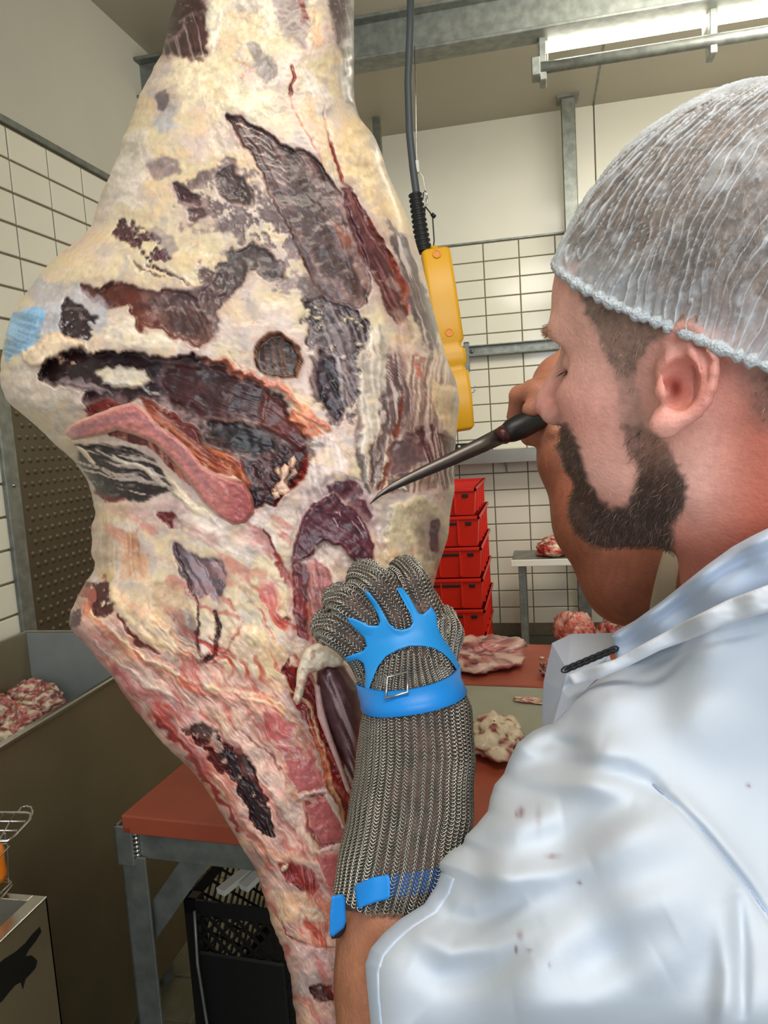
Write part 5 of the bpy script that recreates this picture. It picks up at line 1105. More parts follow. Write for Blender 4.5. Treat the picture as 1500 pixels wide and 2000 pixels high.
hi_ = pick(np.clip(hm_, 0, 1)**2*(c2h(V)[:, 0] < .095)+1e-9, 9000)
strands('hair', hi_, lambda n: rng.uniform(.004, .008, n), lambda b, n: bdir(b, n), .00012, lambda n: np.array((144, 120, 104))*rng.uniform(.5, 1.5, (n, 1)), M['hair'], 'short cropped brown hair under the net')
pl = c2h(V); sl_ = np.abs(pl[:, 1]); bw = np.exp(-(((np.c_[pl[:, 0], sl_, pl[:, 2]]-np.array([.092, .028, .034]))/np.array([.012, .018, .0035]))**2).sum(1))
ei = pick(bw**2+1e-12, 900)
strands('eyebrows', ei, lambda n: rng.uniform(.003, .006, n), lambda b, n: (lambda D: D/np.linalg.norm(D, axis=1)[:, None])((MH @ np.array([.3, .8, .1]))[None]+rng.normal(0, .2, (len(b), 3))), .00013, lambda n: np.array((176, 138, 104))*rng.uniform(.7, 1.3, (n, 1)), M['hair'], None)
bw = np.exp(-(((np.c_[pl[:, 0], sl_, pl[:, 2]]-np.array([.084, .040, .0072]))/np.array([.009, .012, .0012]))**2).sum(1))
ei = pick(bw**2+1e-12, 160)
strands('eyelashes', ei, lambda n: rng.uniform(.006, .009, n), lambda b, n: (lambda D: D/np.linalg.norm(D, axis=1)[:, None])((MH @ np.array([.9, .3, -.45]))[None]+rng.normal(0, .1, (len(b), 3))), .00014, lambda n: np.ones((n, 3))*np.array((52, 38, 32)), M['hair'], None)
# ---- hairnet
NA, NP = 1500, 150
phi = np.linspace(0, 2*math.pi, NA, endpoint=False); psi = np.linspace(-.04, math.pi/2, NP); PH, PS = np.meshgrid(phi, psi, indexing='ij')
def net_pt(PH, PS, off=0):
    rip = vn(PH*36+3, PS*3+.5*np.sin(PH*5), None, 3)
    a_, b_, c_ = .113, .0895, .130; ct, st = math.cos(.45), math.sin(.45)
    base = np.stack([a_*np.cos(PH)*np.cos(PS), b_*np.sin(PH)*np.cos(PS), c_*np.sin(PS)], -1)
    nr = base/np.array([a_**2, b_**2, c_**2]); nr = nr/np.linalg.norm(nr, axis=-1, keepdims=True)
    RT = np.array([[ct, 0, st], [0, 1, 0], [-st, 0, ct]]); q = base@RT+np.array([-.006, 0, .038]); nr = nr@RT
    q[..., 1] *= 1-.10*np.exp(-((q[..., 0]+.012)/.034)**2-((q[..., 2]-.036)/.022)**2)
    return q, nr
q, nr = net_pt(PH, PS)
w1 = PH+.10*np.sin(PS*3+PH*4)+.05*fbm(PH*6, PS*5, None, 3, 5)
npl = 104; ph_ = w1*npl/(2*math.pi)+.9*fbm(PH*14, PS*1.6, None, 3, 9); fr = np.abs((ph_ % 1)-.5)*2
live = sst(-.25, .25, fbm(np.floor(ph_)*.73+9, PS*1.6, None, 3, 12)+.22)
ridge = sst(.80, .99, fr)*live*sst(1.5, 1.1, PS)
puck = sst(.34, -.04, PS); cloud = fbm(PH*10, PS*9, None, 4, 15)
off = ridge*.0016+.0012*fbm(PH*5, PS*5, None, 4, 14)+puck*(.0012*np.sin(w1*90))
q = q+nr*off[..., None]
fine = sst(.05, .45, fbm(PH*60, PS*46, None, 3, 18)); streak = sst(.1, .5, fbm(ph_*2.5, PS*4, None, 3, 19))
front = np.clip((np.cos(PH)-.75)/.25, 0, 1)
alpha = np.clip(.07+.10*streak+.16*fine+.56*ridge+.22*sst(.1, .5, cloud)+.34*puck**2+.12*front, 0, .96)
netm = bpy.data.materials.new('hairnet_gauze'); netm.use_nodes = True; nt = netm.node_tree; b = nt.nodes['Principled BSDF']
b.inputs['Base Color'].default_value = (.84, .85, .84, 1); b.inputs['Roughness'].default_value = .6
at = nt.nodes.new('ShaderNodeAttribute'); at.attribute_name = 'Alp'; nt.links.new(at.outputs['Fac'], b.inputs['Alpha'])
i, j = np.meshgrid(np.arange(NA), np.arange(NP-1), indexing='ij')
Qn = np.stack([i*NP+j, ((i+1) % NA)*NP+j, ((i+1) % NA)*NP+j+1, i*NP+j+1], -1).reshape(-1, 4)
net = mesh_np('hairnet', W(h2c(q.reshape(-1, 3))), Qn, netm, man, True, np.ones((NA*NP, 3))*230, alpha.ravel()); net['label'] = 'white pleated disposable hairnet'
M['band'] = mat('net_band', (224, 228, 228), .7, noise=.1, nscale=300, bump=.6, bscale=600)
bandm = MB(); pb = np.linspace(0, 2*math.pi, 420, endpoint=False); qb, nb_ = net_pt(pb, np.full(420, -.04)); rb_ = .0024+.0010*np.sin(pb*70+3*fbm(pb*9, pb*0, None, 3, 4))+.0018*rng.random(420)
bandm.tube(W(h2c(qb-nb_*.001)), rb_, 8, closed=True); bandm.build('elastic_band', M['band'], net, True)
# ================================================================== chain-mail glove
def cg(x, y, d): return PC(x, y, d)
px = .60/F
FING = [ # name, points (knuckle .. tip), radii
 ('index', [cg(826,1262,.614), cg(826,1195,.606), cg(806,1142,.606), cg(791,1118,.624), cg(784,1122,.655)], [.0135,.0124,.0120,.0116,.0105]),
 ('middle', [cg(784,1268,.606), cg(772,1200,.596), cg(738,1146,.594), cg(714,1128,.612), cg(704,1136,.645)], [.0145,.0134,.0132,.0126,.011]),
 ('ring', [cg(746,1275,.606), cg(722,1212,.598), cg(684,1180,.598), cg(664,1172,.616), cg(658,1184,.645)], [.0138,.0126,.0122,.0118,.0105]),
 ('little', [cg(730,1300,.610), cg(700,1258,.604), cg(664,1230,.602), cg(642,1222,.618), cg(640,1232,.645)], [.0135,.0134,.0130,.0124,.0108])]
PALM = [[cg(812,1205,.612), cg(812,1310,.606), .021, .026], [cg(760,1240,.608), cg(790,1320,.604), .018, .024], [cg(735,1275,.612), cg(760,1335,.606), .015, .022]]
THUMB = ([cg(850,1300,.612), cg(868,1240,.625), cg(862,1205,.645)], [.016, .013, .011])
ARM = ([cg(800,1272,.609), cg(802,1318,.604), cg(806,1350,.600), cg(814,1400,.590), cg(812,1480,.578), cg(802,1580,.565), cg(785,1680,.553), cg(762,1768,.545)], [.0225,.0285,.0305,.0395,.0415,.0425,.0420,.0405])
def glove_sdf(p):
    d = None
    for _, pts, rs in FING:
        e = chain(p, pts, rs, .004); d = e if d is None else smin(d, e, .0028)
    for a, b, ra, rb in PALM: d = smin(d, cap(p, a, b, ra, rb)*1.0, .010)
    d = smin(d, chain(p, THUMB[0], THUMB[1], .006), .010)
    ar = chain(p, ARM[0], ARM[1], .010)
    fol = .0008*np.sin(p[:, 0]*260+p[:, 1]*30); ar = ar+fol*sst(.18, .24, p[:, 1])
    a = ARM[0][-1]; n = (ARM[0][-1]-ARM[0][-2]); n = n/np.linalg.norm(n)
    n2 = n+np.array([.30, .0, -.1]); n2 /= np.linalg.norm(n2)
    ar = smax(ar, (p-a)@n2, .002)
    # web side gusset toward the wrist
    return smin(d, ar, .007)
Vg, Qg = surfnet(glove_sdf, np.array([-.09, .02, .46]), np.array([.12, .34, .70]), .0023)
glove = root_at(empty('chainmail_glove', PW(800, 1500, .56), 'long chain-mail cut glove with blue finger strap on the left arm', 'glove'))
M['gloveskin'] = mat('mail_backing', (74, 64, 54), .65, .3, noise=.3, nscale=90, c2=(112, 84, 74))
M['ring'] = mat('mail_rings', (188, 184, 172), .26, .95, noise=.14, nscale=60)
M['blue'] = mat('blue_strap', (22, 134, 214), .42, noise=.05, nscale=30, bump=.03, bscale=200)
M['blue2'] = mat('blue_web_rubber', (36, 148, 218), .38, noise=.05, nscale=26)
mesh_np('mail_base', W(Vg-0), Qg, M['gloveskin'], glove)
def gn(c, e=.0012):
    g = np.stack([glove_sdf((c+np.eye(3)[i]*e).astype(np.float32))-glove_sdf((c-np.eye(3)[i]*e).astype(np.float32)) for i in range(3)], 1); return g/(np.linalg.norm(g, axis=1)[:, None]+1e-9)
allax = [(f[1], f[2]) for f in FING]+[([a, b], [ra, rb]) for a, b, ra, rb in PALM]+[THUMB, ARM]
def limbd(p, k): return chain(p, [np.array(q, np.float32) for q in allax[k][0]], allax[k][1], .003)
def ring_pts(k, pts, rs, du, dv, s0=0, s1=None, axis_up=None):
    P_ = np.array(pts, float); sg = np.linalg.norm(np.diff(P_, axis=0), axis=1); cum = np.r_[0, np.cumsum(sg)]; L_ = cum[-1]; s1 = L_ if s1 is None else s1
    ns = int((s1-s0)/dv)+1; S = s0+np.arange(ns)*dv; A = np.stack([np.interp(S, cum, P_[:, i]) for i in range(3)], 1); r = np.interp(S, cum, rs)
    T = np.stack([np.interp(S, cum, np.gradient(P_[:, i], cum)) for i in range(3)], 1); T /= np.linalg.norm(T, axis=1)[:, None]
    u = np.cross(T, np.array([0, 0, 1.0])); u /= np.linalg.norm(u, axis=1)[:, None]; v = np.cross(T, u)
    na = max(8, int(2*math.pi*np.max(rs)/du)); out = []
    a = 2*math.pi*np.arange(na)/na; D = u[:, None]*np.cos(a)[None, :, None]+v[:, None]*np.sin(a)[None, :, None]
    O = np.repeat(A[:, None], na, 1).reshape(-1, 3); D = D.reshape(-1, 3); rr = np.repeat(r, na)
    t = rr*(3.0 if k <= 7 else 2.0)
    for _ in range(18): t = t-glove_sdf((O+D*t[:, None]).astype(np.float32))*.9
    P2 = O+D*t[:, None]; sd = glove_sdf(P2.astype(np.float32)); ok = (np.abs(sd) < .0009) & (t > rr*.5) & (t < rr*(2.6 if k <= 7 else 1.5))
    dk = limbd(P2.astype(np.float32), k)
    for m in range(len(allax)):
        if m != k: ok &= dk <= limbd(P2.astype(np.float32), m)+(.0 if m > k else 1e-6)
    par = (np.tile(np.arange(na), ns)+0) % 2; row = np.repeat(np.arange(ns), na) % 2; Tt = np.repeat(T, na, 0)
    return P2[ok], Tt[ok], par[ok], row[ok]
RP = []
DU, DV = .0031, .0023
for k, (pts, rs) in enumerate(allax): RP.append(ring_pts(k, pts, rs, DU, DV))
RPp = np.concatenate([r[0] for r in RP]); RT_ = np.concatenate([r[1] for r in RP]); Rpar = np.concatenate([r[2] for r in RP])
Nn = gn(RPp)
RT_ = RT_-Nn*(RT_*Nn).sum(1)[:, None]; RT_ /= np.linalg.norm(RT_, axis=1)[:, None]+1e-9; RB = np.cross(Nn, RT_)
def rings(P_, N_, T_, B_, par, R1=.0020, r=.00042, nu=9, nv=3):
    sg = np.where(par, 1, -1)[:, None]*.62                      # neighbouring columns lean opposite ways
    e1 = T_*math.cos(.55)+N_*math.sin(.55); e2 = B_*np.cos(sg)+(N_*math.cos(.55)-T_*math.sin(.55))*np.sin(sg); e3 = np.cross(e1, e2)
    a = 2*math.pi*np.arange(nu)/nu; b = 2*math.pi*np.arange(nv)/nv
    rad = e1[:, None]*np.cos(a)[None, :, None]*1.15+e2[:, None]*np.sin(a)[None, :, None]
    c = (P_+N_*.0007)[:, None]+rad*R1
    vs = c[:, :, None]+r*(rad[:, :, None]*np.cos(b)[None, None, :, None]+e3[:, None, None]*np.sin(b)[None, None, :, None])
    n = len(P_); vs = vs.reshape(-1, 3); i, j, k = np.meshgrid(np.arange(n), np.arange(nu), np.arange(nv), indexing='ij'); f = lambda j_, k_: i*nu*nv+(j_ % nu)*nv+(k_ % nv)
    return vs, np.stack([f(j, k), f(j+1, k), f(j+1, k+1), f(j, k+1)], -1).reshape(-1, 4)
vs, qs = rings(RPp, Nn, RT_, RB, Rpar)
print('rings', len(RPp))
tag(mesh_np('mail_rings', W(vs), qs, M['ring'], glove), 'interlinked steel rings of the glove', kind='stuff')
# --- drape a flat shape over a surface (web, straps): own thickness, laid on the glove
def cast(sdf, x, y, z0=.40, z1=.75, off=0.0):
    D = np.stack([(x-CX)/F, (y-CY)/F, np.ones_like(x)], 1); ln = np.linalg.norm(D, axis=1); z = np.full(len(x), z0)
    for _ in range(60):
        d = sdf((D*z[:, None]).astype(np.float32))-off; z = z+np.maximum(d, -.01)*.8/ln; z = np.minimum(z, z1)
    return z
def drape(name, poly, sdf, m, parent, off=.0016, th=.0016, step=3, rel=None):
    def zf(x, y):
        z = cast(sdf, x, y, off=off); return z
    return pillow(name, poly, zf, 4, .0006, th, m, parent, step, rel)
def smooth_glove(p): # fingers joined with a softer web so that the rubber bridges the gaps
    d = None
    for _, pts, rs in FING:
        e = chain(p, pts, [r-.002 for r in rs], .004); d = e if d is None else smin(d, e, .016)
    for a, b, ra, rb in PALM: d = smin(d, cap(p, a, b, ra, rb), .012)
    d = smin(d, chain(p, THUMB[0], THUMB[1], .006), .012); return smin(d, chain(p, ARM[0], ARM[1], .01), .007)
def both(p): return np.minimum(glove_sdf(p), smooth_glove(p))
WEB = [(711,1152),(722,1158),(736,1176),(748,1196),(760,1218),(772,1228),(786,1230),(800,1226),(806,1216),(802,1200),(790,1178),(778,1156),(774,1148),(786,1148),(800,1166),(812,1188),(818,1198),(826,1200),(838,1190),(842,1184),(852,1200),(854,1222),(862,1242),(878,1264),(890,1282),(898,1300),(900,1314),(892,1308),(880,1290),(866,1276),(848,1266),(826,1262),(800,1262),(776,1270),(754,1282),(738,1302),(726,1330),(718,1352),(712,1340),(714,1316),(710,1296),(698,1288),(676,1294),(674,1284),(690,1278),(708,1272),(716,1262),(712,1246),(700,1234),(684,1218),(676,1206),(690,1208),(706,1214),(722,1222),(738,1222),(742,1214),(738,1200),(728,1182),(716,1164)]
drape('blue_web', WEB, both, M['blue2'], glove, off=.0032, th=.0022, step=2)['label'] = 'star-shaped blue rubber finger tensioner'
def ringband(name, c0, nrm, wdt, a0, a1, off, th, m, parent, sdf=glove_sdf, n=70, tw=0.0):
    c0 = np.array(c0, float); nrm = np.array(nrm, float)/np.linalg.norm(nrm); u = np.cross(nrm, [0, 0, 1.0]); u /= np.linalg.norm(u); v = np.cross(nrm, u)
    A = np.linspace(a0, a1, n); rowsv = []
    for k, (w_, o_) in enumerate(((-.5, off), (-.46, off+th), (0, off+th*1.1), (.46, off+th), (.5, off))):
        cc_ = c0+nrm*wdt*w_; D = u*np.cos(A)[:, None]+v*np.sin(A)[:, None]; t = np.full(n, .07)
        for _ in range(24): t = t-sdf((cc_+D*t[:, None]).astype(np.float32))*.9
        t = np.minimum(t, .050); rowsv.append(cc_+D*(t+o_)[:, None])
    vs = np.concatenate(rowsv); f = []
    for k in range(4):
        for i in range(n-1): f.append((k*n+i, k*n+i+1, (k+1)*n+i+1, (k+1)*n+i))
    for i in range(n-1): f.append((4*n+i, 4*n+i+1, i+1, i))
    f += [(0, n, 2*n, 3*n, 4*n), (n-1, 5*n-1, 4*n-1, 3*n-1, 2*n-1)]
    mb = MB().add(W(vs), f); return mb.build(name, m, parent, True)
wc = cg(806, 1340, .601); wn = cg(790, 1180, .60)-cg(803, 1340, .60)+np.array([-.006, 0, 0])
ws = ringband('wrist_strap', wc, wn, .017, -.95, 2*math.pi-1.25, .0034, .0014, M['blue'], glove, n=110); ws['label'] = 'blue wrist strap pulled through a wire buckle'
bk = MB(); z_ = .562
def onsurf(x, y, off=.004): 
    z = cast(glove_sdf, np.array([float(x)]), np.array([float(y)]), off=off)[0]; return W(cg(x, y, z))
bp4 = [(797,1314),(802,1313),(800,1352),(756,1362),(752,1359),(754,1322)]
bk.tube([onsurf(*q, .0066) for q in [(754,1364),(756,1322),(798,1312),(796,1352)]], .0012, 6, closed=True); bk.build('buckle', M['chrome'], ws, True)
# lower cuff strap: blue band partly under the mail, tab standing off at the left
ac = np.array(cg(768, 1738, .5465)); an = ARM[0][-2]-ARM[0][-1]; an = an/np.linalg.norm(an)+np.array([-.28, 0, .1])
lower = drape('cuff_strap', [(692,1730),(706,1722),(728,1713),(758,1708),(762,1716),(762,1752),(758,1756),(734,1762),(716,1768),(700,1776),(696,1760)], glove_sdf, M['blue'], glove, .0036, .0016, 2.5); lower['label'] = 'blue cuff strap at the lower edge of the mail'
o = drape('cuff_lining', [(762,1708),(800,1703),(850,1694),(866,1690),(870,1740),(830,1746),(790,1752),(762,1754)], glove_sdf, mat('blue_lining', (28, 84, 150), .6), glove, .0004, .0004, 3); o['label'] = 'dark blue band showing through the rings'
tabp = [(648,1750),(668,1746),(674,1752),(676,1800),(672,1812),(650,1830),(644,1826),(644,1790)]
tab_ = pillow('strap_tab', tabp, lambda x, y: .508+(x-640)*.0002, 4, .0012, .004, M['blue'], glove, 2.5); tab_['label'] = 'folded blue strap end sticking out at the cuff'
pillow('tab_hook', [(644,1822),(668,1806),(676,1800),(676,1816),(664,1832),(648,1834)], lambda x, y: .512+(x-640)*.0002, 3, .001, .004, M['rubber'], glove, 2)
# ================================================================== knife in the far hand
kn_ = root_at(empty('boning_knife', PW(900, 890, .74), 'boning knife with steel blade and black handle held against the carcass', 'knife'))
kb = [(722,985,.700),(742,966,.701),(770,949,.704),(820,925,.712),(880,898,.723),(940,870,.735),(985,848,.745)]
w1 = [.0002,.0026,.0052,.0072,.0090,.0108,.0120]; vsK = []
for (x, y, d), w_ in zip(kb, w1):
    c = PC(x, y, d); t = PC(985, 848, .745)-PC(770, 949, .704); t /= np.linalg.norm(t); up = np.array([.35, .82, -.35]); up -= t*(up@t); up /= np.linalg.norm(up); nn = np.cross(t, up)
    vsK += [c-up*w_*.75+nn*.0009, c+up*w_*.75, c-up*w_*.75-nn*.0009, c-up*w_*.3+nn*.0012, c-up*w_*.3-nn*.0012]
fK = []
for i in range(len(kb)-1):
    a = i*5; b = a+5
    for p_, q_ in ((0, 3), (3, 1), (1, 4), (4, 2), (2, 0)): fK.append((a+p_, b+p_, b+q_, a+q_))
fK += [(0, 3, 1, 4, 2), tuple(len(vsK)-5+k for k in (2, 4, 1, 3, 0))]
MB().add(W(np.array(vsK)), fK).build('blade', mat('blade_steel', (120, 112, 106), .40, .9, noise=.08, nscale=30), kn_, True)
MB().tube([PW(972, 855, .7425), PW(977, 852, .744), PW(984, 849, .746)], [.0068, .0085, .0098], 14).build('bolster', mat('red_collar', (70, 24, 22), .4), kn_, True)['label'] = 'dull red collar between blade and handle'
MB().tube([PW(978, 852, .744), PW(998, 842, .749), PW(1015, 834, .753), PW(1045, 820, .762), PW(1090, 796, .782), PW(1125, 776, .798)], [.007, .0118, .0130, .0118, .0115, .011], 16).build('handle', M['blackp'], kn_, True)
# ================================================================== coat
def idw(cps):
    A = np.array(cps, float)
    def f(x, y):
        w_ = 1/(((x[:, None]-A[None, :, 0])**2+(y[:, None]-A[None, :, 1])**2)+2500.0)**1.6; return (w_*A[None, :, 2]).sum(1)/w_.sum(1)
    return f
cz0 = idw([(1000,1500,.48),(1080,1420,.50),(900,1700,.455),(860,1720,.45),(740,1950,.435),(720,1860,.445),(1200,1380,.45),(1200,1500,.42),(1250,1650,.385),(1400,1400,.42),(1500,1150,.415),(1420,1170,.43),(1300,1200,.50),(1300,1800,.37),(1100,1900,.385),(1500,2000,.36),(1700,1400,.43),(1850,1200,.48),(1900,1900,.40),(1000,1700,.42),(1400,1250,.43),(1240,1270,.52)])
COAT = [(1500,1140),(1440,1150),(1380,1175),(1300,1215),(1240,1262),(1180,1318),(1110,1374),(1076,1412),(1040,1428),(1010,1452),(994,1484),(984,1512),(966,1532),(957,1560),(953,1584),(930,1612),(908,1634),(905,1648),(880,1662),(858,1684),(858,1696),(862,1702),(852,1730),(828,1766),(802,1782),(780,1796),(748,1824),(724,1852),(713,1884),(716,1930),(722,1990),(726,2080),(1950,2080),(1950,1300),(1900,1200),(1820,1120),(1700,1090),(1600,1100)]
FOLD = [ # polyline, width px, height m
 ([(1000,1500),(1060,1490),(1140,1494),(1220,1506),(1268,1530),(1300,1560)], 20, -.008), ([(990,1470),(1050,1436),(1120,1430),(1180,1450)], 26, .007), ([(985,1515),(1060,1525),(1150,1535),(1240,1560)], 26, .007),
 ([(1040,1462),(1080,1448),(1140,1462)], 14, -.005), ([(1100,1400),(1140,1360),(1190,1338),(1240,1340)], 16, -.006), ([(1085,1420),(1120,1380),(1165,1345),(1220,1320)], 14, .005),
 ([(1270,1530),(1320,1570),(1370,1620),(1420,1680),(1460,1730),(1500,1790),(1560,1880)], 7, -.0045), ([(1290,1520),(1345,1570),(1400,1630),(1450,1690),(1500,1760)], 14, .0035),
 ([(900,1660),(950,1655),(1010,1665),(1090,1640),(1180,1600),(1290,1570)], 34, -.007), ([(960,1580),(1020,1600),(1100,1590)], 34, .007),
 ([(860,1690),(920,1705),(1000,1720),(1080,1710),(1160,1680)], 26, .006), ([(850,1740),(880,1790),(930,1800),(980,1780),(1030,1750)], 22, -.007), ([(805,1790),(830,1830),(880,1860),(960,1850),(1060,1800)], 24, .006),
 ([(800,1880),(860,1910),(950,1900),(1040,1860)], 26, -.005), ([(1440,1740),(1450,1850),(1450,2000)], 14, -.006), ([(1410,1760),(1420,1900),(1410,2040)], 24, .006), ([(1100,1900),(1200,1860),(1320,1800)], 50, -.006), ([(1000,1980),(1150,1960),(1300,1880)], 50, .006),
 ([(1250,1270),(1330,1230),(1420,1200),(1500,1170)], 16, .004), ([(1200,1330),(1300,1290),(1400,1250),(1500,1230)], 8, -.003)]
def coat_rel(x, y):
    h = .0018*fbm(x/170, y/170, None, 2, 5)*2+.0002*fbm(x/30, y/30, None, 3, 6)
    for pts, wd, hh in FOLD:
        d, t = linesd(x, y, pts); h += 1.3*hh*np.exp(-(d/wd)**2)*np.sin(np.clip(t, .02, .98)*math.pi)**.5
    return h
def coatc(x, y):
    c = np.ones((len(x), 3))*np.array((204, 210, 217))
    for X, Y, rx, ry, k in ((1018,1586,5,9,.8),(1010,1590,3,7,.6),(1080,1672,14,5,.35),(1052,1600,6,26,.2),(1132,1724,4,4,.7),(1016,1828,5,9,.5),(1008,1854,3,7,.8),(1034,1856,6,4,.3),(1074,1884,3,6,.35),(1462,1534,4,4,.5)):
        e = np.exp(-((x-X)/rx)**2-((y-Y)/ry)**2+.8*fbm(x/6, y/6, None, 2, 3))*k; e = np.clip(e, 0, .8)[:, None]; c = c*(1-e)+np.array((120, 78, 84))*e
    return c
M['cloth'] = mat('white_coat_cloth', (255, 255, 255), .85, attr=True, bump=.03, bscale=900)
coat = pillow('white_coat', COAT, cz0, 130, .055, .12, M['cloth'], man, 5, coat_rel, coatc); coat['label'] = 'white butcher coat with small blood specks on the sleeve'
M['seam'] = mat('seam_thread', (180, 194, 214), .85)
def surfp(x, y, off): 
    xx = np.array([float(x)]); yy = np.array([float(y)]); d = polysd(xx, yy, COAT)[0]; t = np.clip(1-d/130, 0, 1)
    return cz0(xx, yy)[0]+.055*(1-np.sqrt(1-t*t))[0]-coat_rel(xx, yy)[0]-off
def coat_surf(off):
    def f(x, y):
        d = np.maximum(polysd(x, y, COAT)[0], 0); t = np.clip(1-d/130, 0, 1); return cz0(x, y)+.055*(1-np.sqrt(1-t*t))-coat_rel(x, y)*np.clip(d/8, 0, 1)-off
    return f
sp = [(1276,1532),(1322,1572),(1372,1622),(1420,1680),(1462,1732),(1500,1786),(1545,1850)]
MB().tube([PW(x, y, surfp(x, y, -.0002)) for x, y in sp], .0009, 6).build('shoulder_seam', M['seam'], coat, True)
# sleeve hem
hem = [(862,1702),(852,1732),(828,1768),(802,1784),(780,1798),(748,1826),(724,1854),(714,1886),(717,1930),(723,1990),(727,2080)]
hemi = [(x+26-(y > 1900)*2, y+14) for x, y in hem]
pillow('sleeve_hem', hem+hemi[::-1], coat_surf(.0015), 6, .0015, .003, M['cloth'], coat, 3, None, lambda x, y: np.ones((len(x), 3))*np.array((204, 214, 228)))
# collar
COL1 = [(1194,1242),(1204,1232),(1240,1212),(1290,1176),(1335,1140),(1380,1104),(1430,1068),(1470,1046),(1520,1022),(1640,1000),(1760,1010),(1800,1100),(1640,1200),(1520,1200),(1440,1206),(1380,1222),(1320,1250),(1270,1270),(1228,1288),(1204,1292),(1198,1262)]
cols = idw([(1200,1250,.525),(1300,1180,.475),(1400,1100,.432),(1500,1060,.395),(1640,1040,.38),(1780,1060,.41),(1440,1130,.41)])
def colr(x, y):
    h = 0
    for pts, wd, hh in (([(1215,1258),(1300,1200),(1380,1140),(1460,1092),(1560,1062)], 12, -.004), ([(1210,1240),(1300,1180),(1400,1105),(1500,1050)], 12, .004)): 
        d, t = linesd(x, y, pts); h = h+hh*np.exp(-(d/wd)**2)
    return h
pillow('collar', COL1, cols, 22, .010, .012, M['cloth'], coat, 3, colr, lambda x, y: np.ones((len(x), 3))*np.array((194, 206, 224)))
STR = [(1108,1318),(1140,1306),(1200,1288),(1270,1250),(1340,1212),(1420,1172),(1500,1142),(1640,1110),(1760,1120),(1760,1230),(1640,1190),(1500,1196),(1420,1220),(1340,1252),(1290,1270),(1230,1300),(1170,1326),(1120,1340)]
strs = idw([(1110,1320,.515),(1200,1300,.48),(1290,1250,.46),(1400,1200,.41),(1500,1170,.39),(1650,1150,.38),(1760,1180,.40)])
pillow('apron_strap', STR, strs, 8, .003, .003, mat('apron_cloth', (214, 216, 220), .8), man, 4, lambda x, y: .002*fbm(x/60, y/30, None, 3, 7))['label'] = 'pale apron strap lying over the coat shoulder'
# stiff apron bib with its neck chain
M['apron'] = mat('apron_plastic', (196, 202, 212), .35, noise=.02)
ab = MB(); T_ = .0018
def sheet(name, pts, th=.0018):
    p = [PW(*q) for q in pts]; n = np.cross(p[1]-p[0], p[2]-p[0]); n = n/np.linalg.norm(n)*th; k = len(p)
    return MB().add(p+[q+n for q in p], [tuple(range(k)), tuple(range(2*k-1, k-1, -1))]+[(i, k+i, k+(i+1) % k, (i+1) % k) for i in range(k)]).build(name, M['apron'], apr)
apr = root_at(empty('apron_bib', PW(1130, 1300, .56), 'stiff white plastic apron bib folded at the chest, with dark neck chain', 'apron'))
sheet('bib_front', [(1078,1258,.585),(1108,1308,.545),(1098,1350,.54),(1084,1412,.53),(1060,1420,.56),(1058,1390,.57),(1062,1330,.58)])
sheet('bib_fold', [(1078,1256,.586),(1116,1238,.60),(1196,1236,.61),(1200,1270,.585),(1150,1290,.56),(1107,1307,.546)])
sheet('bib_inner', [(1107,1306,.547),(1190,1280,.535),(1196,1300,.53),(1160,1330,.525),(1120,1372,.52),(1080,1415,.53),(1098,1350,.54)])
chn = MB(); a = np.array(PW(1104, 1308, .535)); b = np.array(PW(1200, 1268, .525)); nl = 15
for i in range(nl):
    c = a+(b-a)*(i+.5)/nl; d = (b-a)/np.linalg.norm(b-a); u = np.cross(d, [0, 0, 1] if i % 2 else [.7, .7, .1]); u /= np.linalg.norm(u)
    lk = MB().tube([c+d*.0042*math.cos(t)+u*.0020*math.sin(t) for t in np.linspace(0, 2*math.pi, 12, endpoint=False)], .0007, 5, closed=True); lk.build('chain_link', M['rubber'], apr, True)
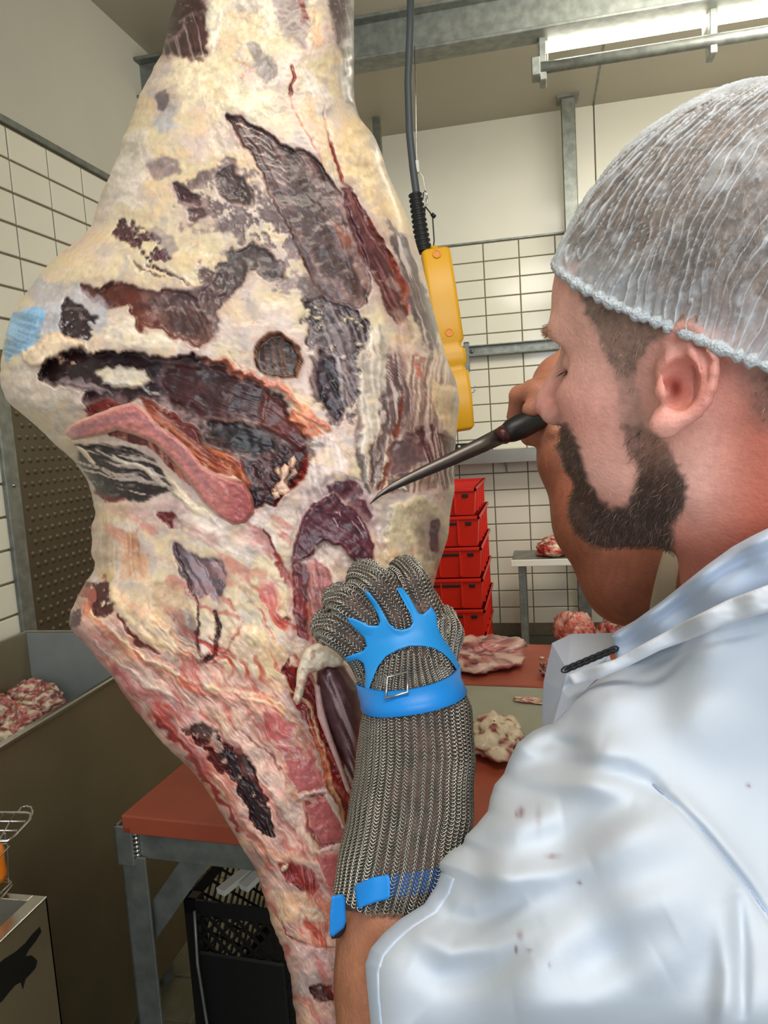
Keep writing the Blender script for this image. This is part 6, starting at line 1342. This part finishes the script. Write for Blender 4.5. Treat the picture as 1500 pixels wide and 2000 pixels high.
# cream rolled sleeve on the far arm
sl2 = MB(); c1 = np.array(PC(1300, 1112, .715)); c2 = np.array(PC(1420, 1120, .69)); dr = (c2-c1)/np.linalg.norm(c2-c1); u = np.cross(dr, [0, 0, 1.0]); u /= np.linalg.norm(u); v = np.cross(dr, u); n = 40; vs_ = []
for s_, r_ in ((.004, .052), (0, .055), (0, .059), (.004, .061), (.016, .061), (.018, .059), (.05, .063), (.14, .07)):
    for k in range(n): a = 2*math.pi*k/n; vs_.append(c1+dr*(s_-.010*math.sin(a)*0+.012*math.cos(a))+(u*math.cos(a)+v*math.sin(a))*r_*(1+.015*math.sin(5*a)))
sl2.add(W(np.array(vs_)), [(i*n+k, i*n+(k+1) % n, (i+1)*n+(k+1) % n, (i+1)*n+k) for i in range(7) for k in range(n)])
sl2.build('far_sleeve', mat('cream_cloth', (206, 190, 160), .85), man, True)['label'] = 'cream sleeve end on the raised far arm'

# ---- body under the coat, down to the boots (mostly out of the picture)
nb = W(PC(1545, 1330, .535)); hipx, hipy = nb[0]+.10, nb[1]+.03
def loft(name, secs, m, parent, label=None, n=36):
    v = []; f = []
    for cx_, cy_, z_, rx_, ry_ in secs:
        for k in range(n): a = 2*math.pi*k/n; v.append((cx_+rx_*math.cos(a), cy_+ry_*math.sin(a), z_))
    f = [(i*n+k, i*n+(k+1) % n, (i+1)*n+(k+1) % n, (i+1)*n+k) for i in range(len(secs)-1) for k in range(n)]+[tuple(range(n)), tuple((len(secs)-1)*n+k for k in range(n))]
    o = MB().add(v, f).build(name, m, parent, True)
    if label: o['label'] = label
    return o
M['plain_cloth'] = mat('coat_lower_cloth', (204, 210, 217), .85, noise=.03, nscale=8)
loft('coat_skirt', [(nb[0]+.02, nb[1]+.03, nb[2]-.10, .10, .09), (nb[0]+.05, nb[1]+.03, nb[2]-.25, .15, .12), (hipx, hipy, 1.0, .165, .13), (hipx, hipy, .8, .18, .14), (hipx, hipy, .5, .20, .16), (hipx, hipy, .48, .195, .155)], M['plain_cloth'], man)
dkc = mat('dark_trousers', (46, 50, 58), .85); bt = mat('rubber_boot', (214, 214, 206), .4)
for s_ in (-1, 1):
    lx = hipx+.02; ly = hipy+.085*s_
    loft('trouser_leg', [(lx, ly, .85, .085, .08), (lx, ly, .5, .065, .062), (lx, ly, .26, .058, .056)], dkc, man)
    b_ = loft('boot', [(lx, ly, .30, .066, .062), (lx, ly, .12, .055, .05), (lx-.03, ly, .08, .10, .05), (lx-.04, ly, .03, .135, .052), (lx-.04, ly, .0, .135, .052)], bt, man)
